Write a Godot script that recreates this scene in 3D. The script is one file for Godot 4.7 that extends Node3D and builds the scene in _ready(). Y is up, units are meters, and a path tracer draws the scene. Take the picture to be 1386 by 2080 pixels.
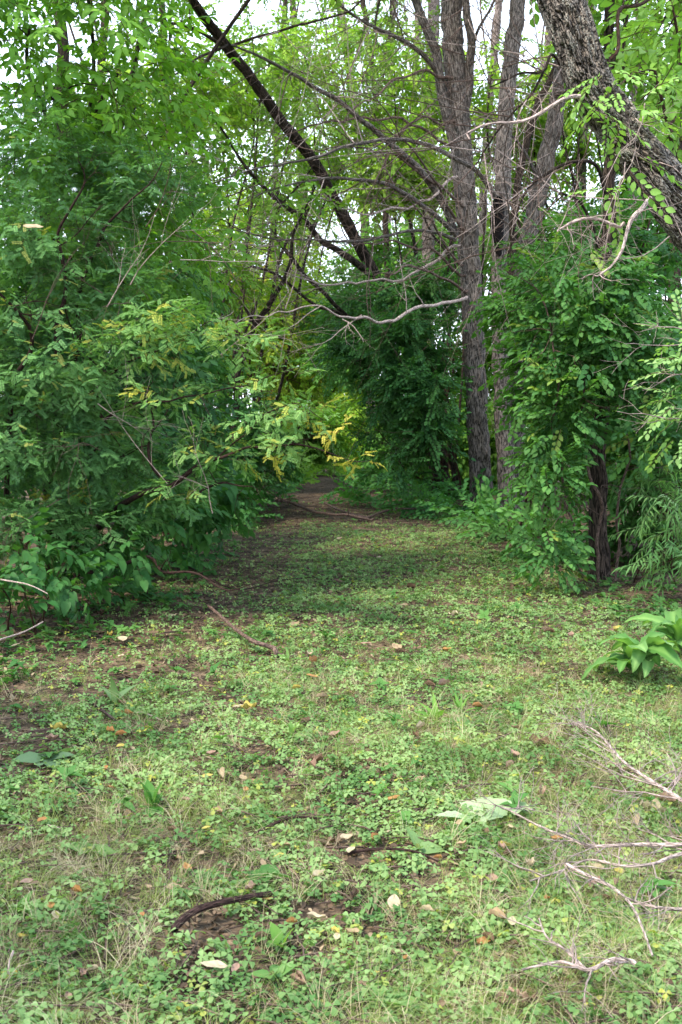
extends Node3D
# A mown trail that runs from a bright clearing into a green wood.

const FOCAL := 2230.0          # the photograph's focal length in its own pixels
const PITCH := 0.0763          # the camera looks a little down
const EYE := Vector3(0, 1.5, 0)

class MB:
	var v := PackedVector3Array()
	var n := PackedVector3Array()
	var uv := PackedVector2Array()
	var c := PackedColorArray()
	var i := PackedInt32Array()

class Spray:
	var mesh: ArrayMesh
	var spots: Array[Transform3D] = []     # the leaves of the spray, each by itself
	var dims := Vector4.ZERO               # length, width, fold, droop of one leaf
	var profile := 0
	var bare: ArrayMesh                    # its twig without leaves
	var single := "leaf"

var rng := RandomNumberGenerator.new()
var clump := FastNoiseLite.new()
var bumps := FastNoiseLite.new()
var ridge := FastNoiseLite.new()
var taken := {}
var M := {}
var S := {}
var landmarks := []
var used_labels := {}

# ------------------------------------------------------------------ helpers

func at(px: float, py: float, d: float) -> Vector3:
	var dir := Vector3((px - 693.0) / FOCAL, (1040.0 - py) / FOCAL, -1.0).rotated(Vector3.RIGHT, -PITCH)
	return EYE + dir * (d / -dir.z)

func gnd(px: float, py: float) -> Vector3:
	var dir := Vector3((px - 693.0) / FOCAL, (1040.0 - py) / FOCAL, -1.0).rotated(Vector3.RIGHT, -PITCH)
	var p := EYE + dir * (EYE.y / -dir.y)
	return Vector3(p.x, rise(p.x, p.z), p.z)

func rise(x: float, z: float) -> float:
	return bumps.get_noise_2d(x, z) * 0.05 + bumps.get_noise_2d(x * 4.0 + 31.0, z * 4.0) * 0.012

func rnd(a: float, b: float) -> float:
	return rng.randf_range(a, b)

func rvec() -> Vector3:
	var z := rnd(-1, 1)
	var a := rnd(0, TAU)
	var r := sqrt(1.0 - z * z)
	return Vector3(r * cos(a), z, r * sin(a))

func numbered(called: String) -> String:
	var k: int = taken.get(called, 0)
	taken[called] = k + 1
	return called if k == 0 else "%s_%03d" % [called, k]

func tag(o: Node3D, label: String, category: String, group := "") -> void:
	o.set_meta("label", label)
	o.set_meta("category", category)
	if group:
		o.set_meta("group", group)

func thing(called: String, label: String, category: String, base: Vector3, group := "") -> Node3D:
	var o := Node3D.new()
	o.name = numbered(called)
	add_child(o)
	o.position = base
	tag(o, label, category, group)
	return o

func mesh_of(m: MB, shift := Vector3.ZERO) -> ArrayMesh:
	var a := []
	a.resize(Mesh.ARRAY_MAX)
	var v := m.v
	if shift != Vector3.ZERO:
		v = PackedVector3Array()
		v.resize(m.v.size())
		for k in m.v.size():
			v[k] = m.v[k] - shift
	a[Mesh.ARRAY_VERTEX] = v
	a[Mesh.ARRAY_NORMAL] = m.n
	a[Mesh.ARRAY_TEX_UV] = m.uv
	a[Mesh.ARRAY_COLOR] = m.c
	a[Mesh.ARRAY_INDEX] = m.i
	var out := ArrayMesh.new()
	out.add_surface_from_arrays(Mesh.PRIMITIVE_TRIANGLES, a)
	return out

func put(m: MB, called: String, mat: Material, parent: Node3D) -> MeshInstance3D:
	var o := MeshInstance3D.new()
	o.name = called
	o.mesh = mesh_of(m, Vector3.ZERO if parent == self else parent.global_position)
	o.material_override = mat
	parent.add_child(o, true)
	return o

func scatter(called: String, mesh: Mesh, mat: Material, where: Array, tint: PackedColorArray, parent: Node3D) -> MultiMeshInstance3D:
	var mm := MultiMesh.new()
	mm.transform_format = MultiMesh.TRANSFORM_3D
	mm.use_colors = true
	mm.mesh = mesh
	mm.instance_count = where.size()
	for k in where.size():
		mm.set_instance_transform(k, where[k])
		mm.set_instance_color(k, tint[k])
	var o := MultiMeshInstance3D.new()
	o.name = called
	o.multimesh = mm
	o.material_override = mat
	o.set_meta("kind", "stuff")
	parent.add_child(o, true)
	return o

# ------------------------------------------------------------------ shapes

# one leaf along +X, its face up (+Y)
func leaf(m: MB, t: Transform3D, L: float, W: float, fold: float, droop: float, profile: int, col: Color) -> void:
	var ss := [0.22, 0.52, 0.8]
	var ws := [0.78, 1.0, 0.58]
	if profile == 1:        # widest near the end, as clover is
		ss = [0.35, 0.72, 0.95]
		ws = [0.55, 1.0, 0.78]
	elif profile == 2:      # lance
		ss = [0.15, 0.4, 0.75]
		ws = [0.7, 1.0, 0.55]
	elif profile == 3:      # heart
		ss = [0.12, 0.4, 0.75]
		ws = [0.86, 1.0, 0.55]
	var b := m.v.size()
	var nb := t.basis.orthonormalized()
	m.v.append(t.origin)
	m.n.append(nb.y)
	m.c.append(col)
	m.uv.append(Vector2(0, 0.5))
	for k in 3:
		var s: float = ss[k]
		var w: float = ws[k] * W * 0.5
		var y := -droop * L * s * s
		var slope := 2.0 * droop * s
		for side in [-1, 0, 1]:
			m.v.append(t * Vector3(L * s, y + absf(side) * fold * w, side * w))
			m.n.append((nb * Vector3(slope, 1.0, -side * fold)).normalized())
			m.c.append(col if side else Color(col.r * 1.12, col.g * 1.1, col.b * 1.15))
			m.uv.append(Vector2(s, 0.5 + 0.5 * side))
	var tip := L * (0.93 if profile == 1 else 1.0)
	m.v.append(t * Vector3(tip, -droop * L, 0))
	m.n.append((nb * Vector3(2.0 * droop, 1, 0)).normalized())
	m.c.append(col)
	m.uv.append(Vector2(1, 0.5))
	m.i.append_array([b, b + 2, b + 3, b, b + 1, b + 2])
	for k in 2:
		var p := b + 1 + k * 3
		m.i.append_array([p + 1, p + 4, p + 5, p + 1, p + 5, p + 2, p, p + 3, p + 4, p, p + 4, p + 1])
	var q := b + 7
	m.i.append_array([q + 1, q + 3, q + 2, q, q + 3, q + 1])

# a path through the given points (x, y, z, radius), made smooth
func smooth(pts: Array, per: int) -> Array:
	var out := []
	var n := pts.size()
	for k in n - 1:
		var a: Vector4 = pts[maxi(k - 1, 0)]
		var b: Vector4 = pts[k]
		var c: Vector4 = pts[k + 1]
		var d: Vector4 = pts[mini(k + 2, n - 1)]
		for j in per:
			var t := float(j) / per
			out.append(0.5 * ((2.0 * b) + (c - a) * t + (2.0 * a - 5.0 * b + 4.0 * c - d) * t * t + (3.0 * b - a - 3.0 * c + d) * t * t * t))
	out.append(pts[n - 1])
	return out

func tube(m: MB, path: Array, sides: int, col := Color.WHITE, furrow := 0.0, around := 0.0, fine := 26.0) -> void:
	var n := path.size()
	var base := m.v.size()
	var p0: Vector4 = path[0]
	var p1: Vector4 = path[1]
	var T := Vector3(p1.x - p0.x, p1.y - p0.y, p1.z - p0.z).normalized()
	var N := T.cross(Vector3.RIGHT if absf(T.x) < 0.8 else Vector3.UP).normalized()
	var length := 0.0
	var reps := maxf(1.0, roundf(TAU * p0.w / 0.32)) if around == 0.0 else around
	for j in n:
		var p: Vector4 = path[j]
		var pos := Vector3(p.x, p.y, p.z)
		var q: Vector4 = path[mini(j + 1, n - 1)]
		var o: Vector4 = path[maxi(j - 1, 0)]
		var tn := Vector3(q.x - o.x, q.y - o.y, q.z - o.z)
		if tn.length_squared() > 1e-12:
			T = tn.normalized()
		N = (N - T * N.dot(T)).normalized()
		var B := T.cross(N)
		if j:
			length += pos.distance_to(Vector3(o.x, o.y, o.z)) if j == n - 1 else pos.distance_to(Vector3(o.x, o.y, o.z))
		for k in sides + 1:
			var a := TAU * k / sides
			var out := N * cos(a) + B * sin(a)
			var r := p.w
			if furrow > 0.0:
				var kk := k % sides
				var aa := TAU * kk / sides
				var warp := 0.6 * ridge.get_noise_3d(cos(aa) * p0.w * 11.0, sin(aa) * p0.w * 11.0 + 9.0, length * 3.0)
				var g := ridge.get_noise_3d(cos(aa) * p0.w * fine + warp, sin(aa) * p0.w * fine, length * fine * 0.13 + warp)
				var big := ridge.get_noise_3d(cos(aa) * p0.w * 9.0 + 50.0, sin(aa) * p0.w * 9.0, length * 4.0)
				r += furrow * (smoothstep(0.02, 0.3, absf(g)) - 0.8) + p.w * 0.1 * big
			m.v.append(pos + out * r)
			m.n.append(out)
			m.c.append(col)
			m.uv.append(Vector2(reps * k / sides, length / 0.64))
	var w := sides + 1
	for j in n - 1:
		for k in sides:
			var x := base + j * w + k
			m.i.append_array([x, x + w, x + 1, x + 1, x + w, x + w + 1])
	# close the far end
	var e: Vector4 = path[n - 1]
	if e.w > 0.004:
		var cap := m.v.size()
		m.v.append(Vector3(e.x, e.y, e.z) + T * e.w * 0.3)
		m.n.append(T)
		m.c.append(col)
		m.uv.append(Vector2(0.5, 0.5))
		for k in sides:
			var x := base + (n - 1) * w + k
			m.i.append_array([x, cap, x + 1])

# true normals for a displaced tube
func renormal(m: MB) -> void:
	var acc := PackedVector3Array()
	acc.resize(m.v.size())
	var merge := {}
	for k in range(0, m.i.size(), 3):
		var a := m.i[k]
		var b := m.i[k + 1]
		var c := m.i[k + 2]
		var nn := (m.v[c] - m.v[a]).cross(m.v[b] - m.v[a])
		acc[a] += nn
		acc[b] += nn
		acc[c] += nn
	for k in m.v.size():
		if acc[k].length_squared() > 0.0:
			m.n[k] = acc[k].normalized()

func v4(p: Vector3, r: float) -> Vector4:
	return Vector4(p.x, p.y, p.z, r)

# [px, py, metres away, width in px] to points with a radius
func route(spec: Array) -> Array:
	var out := []
	for s in spec:
		out.append(v4(at(s[0], s[1], s[2]), s[3] * 0.5 * s[2] / FOCAL))
	return out

func slim(path: Array, by: float) -> Array:
	for k in path.size():
		path[k].w *= by
	return path

func wobble(path: Array, amount: float) -> Array:
	var ph := rnd(0, 100)
	for k in range(1, path.size() - 1):
		var p: Vector4 = path[k]
		path[k] = p + Vector4(bumps.get_noise_2d(p.y * 4.0 + ph, 3.0), bumps.get_noise_2d(p.x * 4.0 + ph, 9.0), bumps.get_noise_2d(p.y * 4.0 + ph, 27.0), 0) * amount
	return path

# a twig that wanders and forks; the ends it reaches go to tips
func grow(m: MB, from: Vector3, dir: Vector3, length: float, r: float, depth: int, bend: float, tips: Array, col := Color.WHITE, lift := 0.0) -> void:
	var path := []
	var n := 5
	var p := from
	var d := dir.normalized()
	for k in n + 1:
		path.append(v4(p, maxf(r * (1.0 - 0.62 * k / n), 0.0008)))
		d = (d + rvec() * bend + Vector3.UP * lift).normalized()
		p += d * length / n
	tube(m, path, 4 if r < 0.006 else 6, col)
	var last: Vector4 = path[n]
	tips.append([Vector3(last.x, last.y, last.z), d])
	if depth <= 0:
		return
	var forks := rng.randi_range(2, 4)
	for f in forks:
		var k := rng.randi_range(1, n - 1)
		var q: Vector4 = path[k]
		var q2: Vector4 = path[k + 1]
		var dd := Vector3(q2.x - q.x, q2.y - q.y, q2.z - q.z).normalized()
		var side := (rvec() - dd * 0.2)
		side = (side - dd * side.dot(dd)).normalized()
		grow(m, Vector3(q.x, q.y, q.z), dd * rnd(0.5, 0.9) + side * rnd(0.5, 0.9), length * rnd(0.45, 0.75), q.w * 0.65, depth - 1, bend, tips, col, lift)

# a limb from one point to another with small branches about its end
func limb(m: MB, a: Vector3, b: Vector3, r: float, forks: int, reach: float, tips: Array) -> void:
	var len_ := a.distance_to(b)
	var mid := a.lerp(b, 0.5) + rvec() * len_ * 0.09 + Vector3.UP * len_ * 0.08
	var path := smooth([v4(a, r), v4(a.lerp(mid, 0.5) + rvec() * len_ * 0.04, r * 0.8), v4(mid, r * 0.65), v4(mid.lerp(b, 0.5) + rvec() * len_ * 0.05, r * 0.5), v4(b, r * 0.3)], 4)
	tube(m, path, 8)
	for f in forks:
		var q: Vector4 = path[rng.randi_range(path.size() / 2, path.size() - 1)]
		var d := (b - a).normalized() * 0.5 + rvec()
		grow(m, Vector3(q.x, q.y, q.z), d, reach * rnd(0.6, 1.0), q.w * 0.6, 1, 0.28, tips)

# ------------------------------------------------------------------ sprays of leaves

func leaf_dirs(kind: String) -> Spray:
	var s := Spray.new()
	var m := MB.new()
	var tw := MB.new()
	var brown := Color(0.75, 0.42, 0.7)
	match kind:
		"broad", "big", "small", "lance", "vine":
			var count: int = {"broad": 10, "big": 6, "small": 16, "lance": 12, "vine": 9}[kind]
			var span: float = {"broad": 0.42, "big": 0.4, "small": 0.34, "lance": 0.5, "vine": 0.42}[kind]
			s.dims = {"broad": Vector4(0.105, 0.062, 0.3, 0.2), "big": Vector4(0.2, 0.13, 0.28, 0.28), "small": Vector4(0.058, 0.036, 0.3, 0.15), "lance": Vector4(0.15, 0.026, 0.3, 0.45), "vine": Vector4(0.115, 0.078, 0.35, 0.25)}[kind]
			s.profile = {"broad": 0, "big": 3, "small": 0, "lance": 2, "vine": 0}[kind]
			tube(tw, [v4(Vector3.ZERO, 0.004), v4(Vector3(span * 0.5, 0.02, 0.01), 0.003), v4(Vector3(span, -0.01, -0.01), 0.0012)], 4, brown)
			for k in count:
				var u := (k + 0.6) / count
				var side := 1.0 if k % 2 else -1.0
				var yaw := side * rnd(0.5, 1.15) * (1.0 - 0.6 * u)
				if k == count - 1:
					yaw = 0.1
				var b := Basis(Vector3.UP, -yaw) * Basis(Vector3.BACK, rnd(-0.5, 0.2)) * Basis(Vector3.RIGHT, rnd(-0.5, 0.5))
				var sc := rnd(0.7, 1.15)
				s.spots.append(Transform3D(b.scaled(Vector3.ONE * sc), Vector3(span * u, 0.02 - 0.03 * u * u, side * 0.012)))
		"ash":      # three pointed leaflets on a stalk, several to a twig
			s.dims = Vector4(0.11, 0.052, 0.25, 0.3)
			tube(tw, [v4(Vector3.ZERO, 0.004), v4(Vector3(0.25, 0.02, 0), 0.003), v4(Vector3(0.45, 0, 0), 0.0015)], 4, brown)
			for k in 5:
				var side := 1.0 if k % 2 else -1.0
				var root := Vector3(0.09 + 0.09 * k, 0.01, 0)
				var stalk := Basis(Vector3.UP, -side * rnd(0.4, 1.1)) * Basis(Vector3.BACK, rnd(-0.6, 0.1))
				var end := root + stalk * Vector3(0.1, 0, 0)
				tube(tw, [v4(root, 0.0016), v4(end, 0.0012)], 3, Color(0.9, 0.9, 0.8))
				for j in 3:
					var b := stalk * Basis(Vector3.UP, (j - 1) * 0.95 + rnd(-0.15, 0.15)) * Basis(Vector3.RIGHT, rnd(-0.4, 0.4))
					s.spots.append(Transform3D(b.scaled(Vector3.ONE * rnd(0.75, 1.1) * (1.1 if j == 1 else 0.9)), end - stalk * Vector3(0.025 * absf(j - 1), 0, 0)))
	if kind == "frond":                # leaves of many leaflets, four to a twig
		s.single = "frond"
		tube(tw, [v4(Vector3.ZERO, 0.0045), v4(Vector3(0.16, 0.02, 0.01), 0.003), v4(Vector3(0.34, 0.0, 0), 0.0015)], 4, brown)
		for k in 6:
			var side := 1.0 if k % 2 else -1.0
			var b := Basis(Vector3.UP, -side * rnd(0.35, 1.2)) * Basis(Vector3.BACK, rnd(-0.4, 0.3)) * Basis(Vector3.RIGHT, rnd(-0.5, 0.5))
			s.spots.append(Transform3D(b.scaled(Vector3.ONE * rnd(0.75, 1.15)), Vector3(0.05 + 0.055 * k, 0.015, 0)))
		for t in s.spots:
			frond(m, t, Color.WHITE)
	else:
		for t in s.spots:
			var g := rnd(0.82, 1.2)
			leaf(m, t, s.dims.x, s.dims.y, s.dims.z * rnd(0.5, 1.4), s.dims.w * rnd(0.3, 1.6), s.profile, Color(g * rnd(0.92, 1.1), g, g * rnd(0.85, 1.1)))
	s.bare = mesh_of(tw)
	var off := m.v.size()
	m.v.append_array(tw.v)
	m.n.append_array(tw.n)
	m.c.append_array(tw.c)
	m.uv.append_array(tw.uv)
	for k in tw.i:
		m.i.append(k + off)
	s.mesh = mesh_of(m)
	return s

func frond(m: MB, t: Transform3D, tint: Color) -> void:
	var pairs := 8
	var L := 0.17
	tube(m, [v4(t.origin, 0.0012), v4(t * Vector3(L * 0.5, 0.008, 0), 0.001), v4(t * Vector3(L, -0.012, 0), 0.0006)], 3, Color(tint.r * 1.2, tint.g, tint.b))
	for k in pairs:
		var u := (k + 1.0) / pairs
		for side in [-1.0, 1.0]:
			var b := t.basis * Basis(Vector3.UP, -side * rnd(1.0, 1.25)) * Basis(Vector3.RIGHT, side * rnd(-0.35, 0.1)) * Basis(Vector3.BACK, rnd(-0.3, 0.15))
			var g := rnd(0.85, 1.18)
			leaf(m, Transform3D(b, t * Vector3(L * u * 0.96, 0.008 - 0.02 * u * u, 0)), 0.036 * (1.0 - 0.3 * absf(u - 0.5)), 0.017, 0.2, 0.1, 0, Color(tint.r * g, tint.g * g, tint.b * g))

# leaves on sprays within ellipsoids [centre, radii]. The front ones, "own" of them, become parts by themselves.
func foliage(parent: Node3D, called: String, kind: String, blobs: Array, count: int, size: float, lo: Color, hi: Color, own := 0, gaps := -0.25, freq := 1.3, hang := 0.25, hint := Color(0, 0, 0, 0), share := 0.0) -> void:
	var s: Spray = S[kind]
	var total := 0.0
	var weight := []
	for b in blobs:
		var r: Vector3 = b[1]
		total += pow(r.x * r.y * r.z, 0.72)
		weight.append(total)
	var where := []
	var tint := PackedColorArray()
	var tries := 0
	while where.size() < count and tries < count * 6:
		tries += 1
		var pick := rng.randf() * total
		var k := 0
		while weight[k] < pick:
			k += 1
		var dir := rvec()
		var q := pow(rng.randf(), 0.42)
		var c: Vector3 = blobs[k][0]
		var r: Vector3 = blobs[k][1]
		var p := c + dir * r * q
		if p.y < 0.03:
			continue
		if clump.get_noise_3d(p.x * freq, p.y * freq, p.z * freq) < gaps + rnd(-0.12, 0.12):
			continue
		var x := (Vector3(dir.x, dir.y * 0.35 - hang, dir.z) + rvec() * 0.65).normalized()
		var up := (Vector3.UP + rvec() * 0.55 + dir * 0.35).normalized()
		var z := x.cross(up).normalized()
		var y := z.cross(x)
		var sc := size * rnd(0.75, 1.25)
		where.append(Transform3D(Basis(x, y, z).scaled(Vector3.ONE * sc), p - parent.position))
		var col := lo.lerp(hi, clampf(0.5 + 0.9 * clump.get_noise_3d(p.x * 2.2, p.y * 2.2, p.z * 2.2 + 40.0) + rnd(-0.35, 0.35), 0, 1))
		if share > 0.0 and rng.randf() < share:
			col = col.lerp(hint, rnd(0.5, 1.0))
		var g := rnd(0.85, 1.15)
		tint.append(Color(col.r * g, col.g * g, col.b * g))
	if own > 0:
		var front := {}
		for k in where.size():
			var p: Vector3 = where[k].origin + parent.position - EYE
			var w := p.rotated(Vector3.RIGHT, PITCH)
			if w.z > -0.5 or absf(w.x / w.z) > 0.32 or absf(w.y / w.z) > 0.47:
				continue
			var cell := Vector2i(roundi(w.x / w.z * 45.0), roundi(w.y / w.z * 45.0))
			if not front.has(cell) or where[front[cell]].origin.z < where[k].origin.z:
				front[cell] = k
		var picks: Array = front.values()
		picks.sort_custom(func(a, b): return where[a].origin.z > where[b].origin.z)
		var per := s.spots.size()
		var most := mini(picks.size(), own / per)
		var variants := []
		for k in 6:
			var m := MB.new()
			var col := lo.lerp(hi, k / 5.0)
			if s.single == "frond":
				if share > 0.0 and k % 4 == 0:
					col = col.lerp(hint, 0.7)
				frond(m, Transform3D(), col)
			else:
				leaf(m, Transform3D(), s.dims.x, s.dims.y, s.dims.z * rnd(0.5, 1.4), s.dims.w * rnd(0.3, 1.6), s.profile, col)
			variants.append(mesh_of(m))
		var gone := {}
		var made := 0
		for a in most:
			var t: Transform3D = where[picks[a]]
			gone[picks[a]] = true
			var tw := MeshInstance3D.new()
			tw.name = "twig" if a == 0 else "twig_%03d" % a
			tw.mesh = s.bare
			tw.material_override = M.twig
			tw.transform = t
			parent.add_child(tw, true)
			for l in s.spots:
				var o := MeshInstance3D.new()
				o.name = s.single if made == 0 else "%s_%03d" % [s.single, made]
				made += 1
				o.mesh = variants[rng.randi() % 6]
				o.material_override = M.leaf
				o.transform = t * l
				parent.add_child(o, true)
		var w2 := []
		var t2 := PackedColorArray()
		for k in where.size():
			if not gone.has(k):
				w2.append(where[k])
				t2.append(tint[k])
		where = w2
		tint = t2
	scatter(called, s.mesh, M.leaf, where, tint, parent)

# ------------------------------------------------------------------ surfaces

func picture(w: int, h: int, f: Callable) -> ImageTexture:
	var im := Image.create(w, h, false, Image.FORMAT_RGB8)
	for y in h:
		for x in w:
			im.set_pixel(x, y, f.call(x, y))
	return ImageTexture.create_from_image(im)

func surfaces() -> void:
	var n := FastNoiseLite.new()
	n.seed = 5
	n.noise_type = FastNoiseLite.TYPE_SIMPLEX_SMOOTH
	n.frequency = 1.0
	n.fractal_octaves = 3
	var heights := PackedFloat32Array()
	var W := 384
	var H := 512
	heights.resize(W * H)
	for y in H:
		for x in W:
			var a := TAU * x / W
			var h := 0.0
			for wrap in 2:
				var yy := float(y - wrap * H) / H
				var share := 1.0 if y < H * 0.8 and wrap == 0 else (0.0 if y < H * 0.8 else (1.0 - (y - H * 0.8) / (H * 0.2) if wrap == 0 else (y - H * 0.8) / (H * 0.2)))
				if share > 0.0:
					var crack := absf(n.get_noise_3d(cos(a) * 1.7 + yy * 0.7, sin(a) * 1.7, yy * 2.6))
					var fine := n.get_noise_3d(cos(a) * 7.0 + 20.0, sin(a) * 7.0, yy * 6.0)
					h += share * clampf(smoothstep(0.0, 0.3, crack) * 0.8 + 0.25 * fine + 0.12, 0.0, 1.0)
			heights[y * W + x] = h
	var tone := func(x, y):
		var h: float = heights[y * W + x]
		var v := 0.24 + 0.42 * h + 0.1 * n.get_noise_2d(x * 0.02, y * 0.02)
		return Color(v * 1.0, v * 0.93, v * 0.88)
	var relief := func(x, y):
		var h: float = heights[y * W + x]
		return Color(h, h, h)
	var bark := picture(W, H, tone)
	var bark_h := picture(W, H, relief)
	for spec in [["bark", Color(0.84, 0.825, 0.815), 1.4], ["bark_dark", Color(0.5, 0.46, 0.43), 1.6], ["bark_pale", Color(0.98, 0.94, 0.95), 1.0]]:
		var m := StandardMaterial3D.new()
		m.albedo_texture = bark
		m.albedo_color = spec[1]
		m.roughness = 0.9
		m.metallic_specular = 0.25
		m.heightmap_enabled = true
		m.heightmap_texture = bark_h
		m.heightmap_scale = spec[2]
		M[spec[0]] = m
	var flake := func(x, y):
		var f := absf(n.get_noise_2d(x * 0.035, y * 0.02))
		var sp := n.get_noise_2d(x * 0.11 + 300.0, y * 0.11)
		var broad := n.get_noise_2d(x * 0.006 + 70.0, y * 0.006)
		var v := 0.27 + 0.3 * smoothstep(0.02, 0.35, f) + 0.12 * sp + 0.08 * broad
		if sp + broad * 0.7 > 0.42:
			return Color(0.7, 0.7, 0.66)
		return Color(v, v * 0.93, v * 0.87)
	var flake_h := func(x, y):
		var f := absf(n.get_noise_2d(x * 0.035, y * 0.02))
		var v := clampf(0.8 * smoothstep(0.0, 0.35, f) + 0.2 + 0.2 * n.get_noise_2d(x * 0.11 + 300.0, y * 0.11), 0, 1)
		return Color(v, v, v)
	var near := StandardMaterial3D.new()
	near.albedo_texture = picture(512, 512, flake)
	near.albedo_color = Color(0.87, 0.86, 0.84)
	near.roughness = 0.9
	near.metallic_specular = 0.3
	near.heightmap_enabled = true
	near.heightmap_texture = picture(512, 512, flake_h)
	near.heightmap_scale = 1.2
	M["bark_near"] = near
	for spec in [["twig", Color(0.33, 0.27, 0.23)], ["dead", Color(0.76, 0.725, 0.72)], ["dark_stick", Color(0.27, 0.22, 0.21)], ["stick", Color(0.45, 0.4, 0.38)], ["char", Color(0.1, 0.085, 0.08)]]:
		var m := StandardMaterial3D.new()
		m.albedo_texture = bark
		m.albedo_color = (spec[1] as Color) * 1.6
		m.uv1_scale = Vector3(1, 3, 1)
		m.roughness = 0.85
		m.metallic_specular = 0.25
		m.heightmap_enabled = true
		m.heightmap_texture = bark_h
		m.heightmap_scale = 0.15
		M[spec[0]] = m
	var lf := StandardMaterial3D.new()
	lf.vertex_color_use_as_albedo = true
	lf.roughness = 0.55
	lf.metallic_specular = 0.3
	lf.backlight_enabled = true
	lf.backlight = Color(0.82, 0.9, 0.35).linear_to_srgb()
	M["leaf"] = lf
	var dry := StandardMaterial3D.new()
	dry.vertex_color_use_as_albedo = true
	dry.roughness = 0.8
	dry.metallic_specular = 0.25
	dry.backlight_enabled = true
	dry.backlight = Color(0.3, 0.25, 0.18).linear_to_srgb()
	M["dry"] = dry
	var g := FastNoiseLite.new()
	g.seed = 11
	g.frequency = 0.012
	g.fractal_octaves = 5
	var soil := func(x, y):
		var a := g.get_noise_2d(x, y)
		var b := n.get_noise_2d(x * 0.07, y * 0.13)
		var c := n.get_noise_2d(x * 0.11 + 90.0, y * 0.06)
		var v := clampf(0.27 + 0.2 * a + 0.13 * b + 0.1 * c, 0.09, 0.6)
		return Color(v * 1.12, v * 0.93, v * 0.74)
	var sh := func(x, y):
		var v := 0.5 + 0.3 * n.get_noise_2d(x * 0.07, y * 0.13) + 0.25 * n.get_noise_2d(x * 0.11 + 90.0, y * 0.06)
		return Color(v, v, v)
	var gm := StandardMaterial3D.new()
	gm.albedo_texture = picture(640, 640, soil)
	gm.roughness = 0.95
	gm.metallic_specular = 0.2
	gm.heightmap_enabled = true
	gm.heightmap_texture = picture(640, 640, sh)
	gm.heightmap_scale = 2.0
	M["ground"] = gm

# ------------------------------------------------------------------ kinds of plants

# spec: the trunk's route; more routes for limbs; blobs for its crown
func tree(called: String, label: String, group: String, spec: Array, limbs: Array, mat: String, furrow := 0.012) -> Node3D:
	var path := slim(route(spec), 0.76 if mat != "bark_dark" else 0.6)
	var foot: Vector4 = path[0]
	var t := thing(called, label, "tree", Vector3(foot.x, 0, foot.z), group)
	path[0] = Vector4(foot.x, -0.15, foot.z, foot.w)
	var m := MB.new()
	tube(m, wobble(smooth(path, 30), 0.03), 40, Color.WHITE, furrow)
	renormal(m)
	put(m, "trunk", M[mat], t)
	for l in limbs:
		var lm := MB.new()
		var lp := wobble(smooth(slim(route(l), 0.68), 6), 0.03)
		tube(lm, lp, 9)
		var tips := []
		put(lm, "limb", M[mat], t)
		for k in 12:          # bare side twigs
			var q: Vector4 = lp[rng.randi_range(lp.size() / 3, lp.size() - 1)]
			var tm := MB.new()
			grow(tm, Vector3(q.x, q.y, q.z), rvec() + Vector3(-0.5, -0.05, 0.3), rnd(0.7, 2.2), clampf(q.w * 0.4, 0.006, 0.011), 2, 0.15, tips)
			put(tm, "twig", M.dead if k % 3 == 0 else M.stick, t)
	return t

# limbs that carry crown blobs, from a point of the trunk
func carry(t: Node3D, from: Vector3, blobs: Array, r: float, mat: String, forks := 5) -> void:
	for b in blobs:
		var m := MB.new()
		var c: Vector3 = b[0]
		var rr: Vector3 = b[1]
		limb(m, from + rvec() * 0.1, c, r, forks, (rr.x + rr.y) * 0.55, [])
		put(m, "limb", M[mat], t)

func blob(px: float, py: float, d: float, wx: float, wy: float, dz: float) -> Array:
	return [at(px, py, d), Vector3(wx * d / FOCAL, wy * d / FOCAL, dz)]

func shrub(called: String, label: String, group: String, base: Vector3, blobs: Array, kind: String, count: int, size: float, lo: Color, hi: Color, own := 0, gaps := -0.25, stem := 0.018, mat := "twig", hint := Color(0, 0, 0, 0), share := 0.0, hang := 0.25) -> Node3D:
	var t := thing(called, label, "tree" if called.ends_with("tree") else "shrub", Vector3(base.x, 0, base.z), group)
	var k := 0
	for b in blobs:
		var m := MB.new()
		var c: Vector3 = b[0]
		var r: Vector3 = b[1]
		var foot := Vector3(base.x + rnd(-0.25, 0.25), -0.05, base.z + rnd(-0.25, 0.25))
		limb(m, foot, c + Vector3(0, r.y * 0.4, 0), stem * rnd(0.8, 1.2), 6, (r.x + r.y) * 0.6, [])
		put(m, "trunk" if stem > 0.06 and k == 0 else "stem", M[mat], t)
		k += 1
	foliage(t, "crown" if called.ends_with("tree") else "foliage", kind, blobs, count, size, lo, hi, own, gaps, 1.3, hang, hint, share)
	return t

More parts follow.
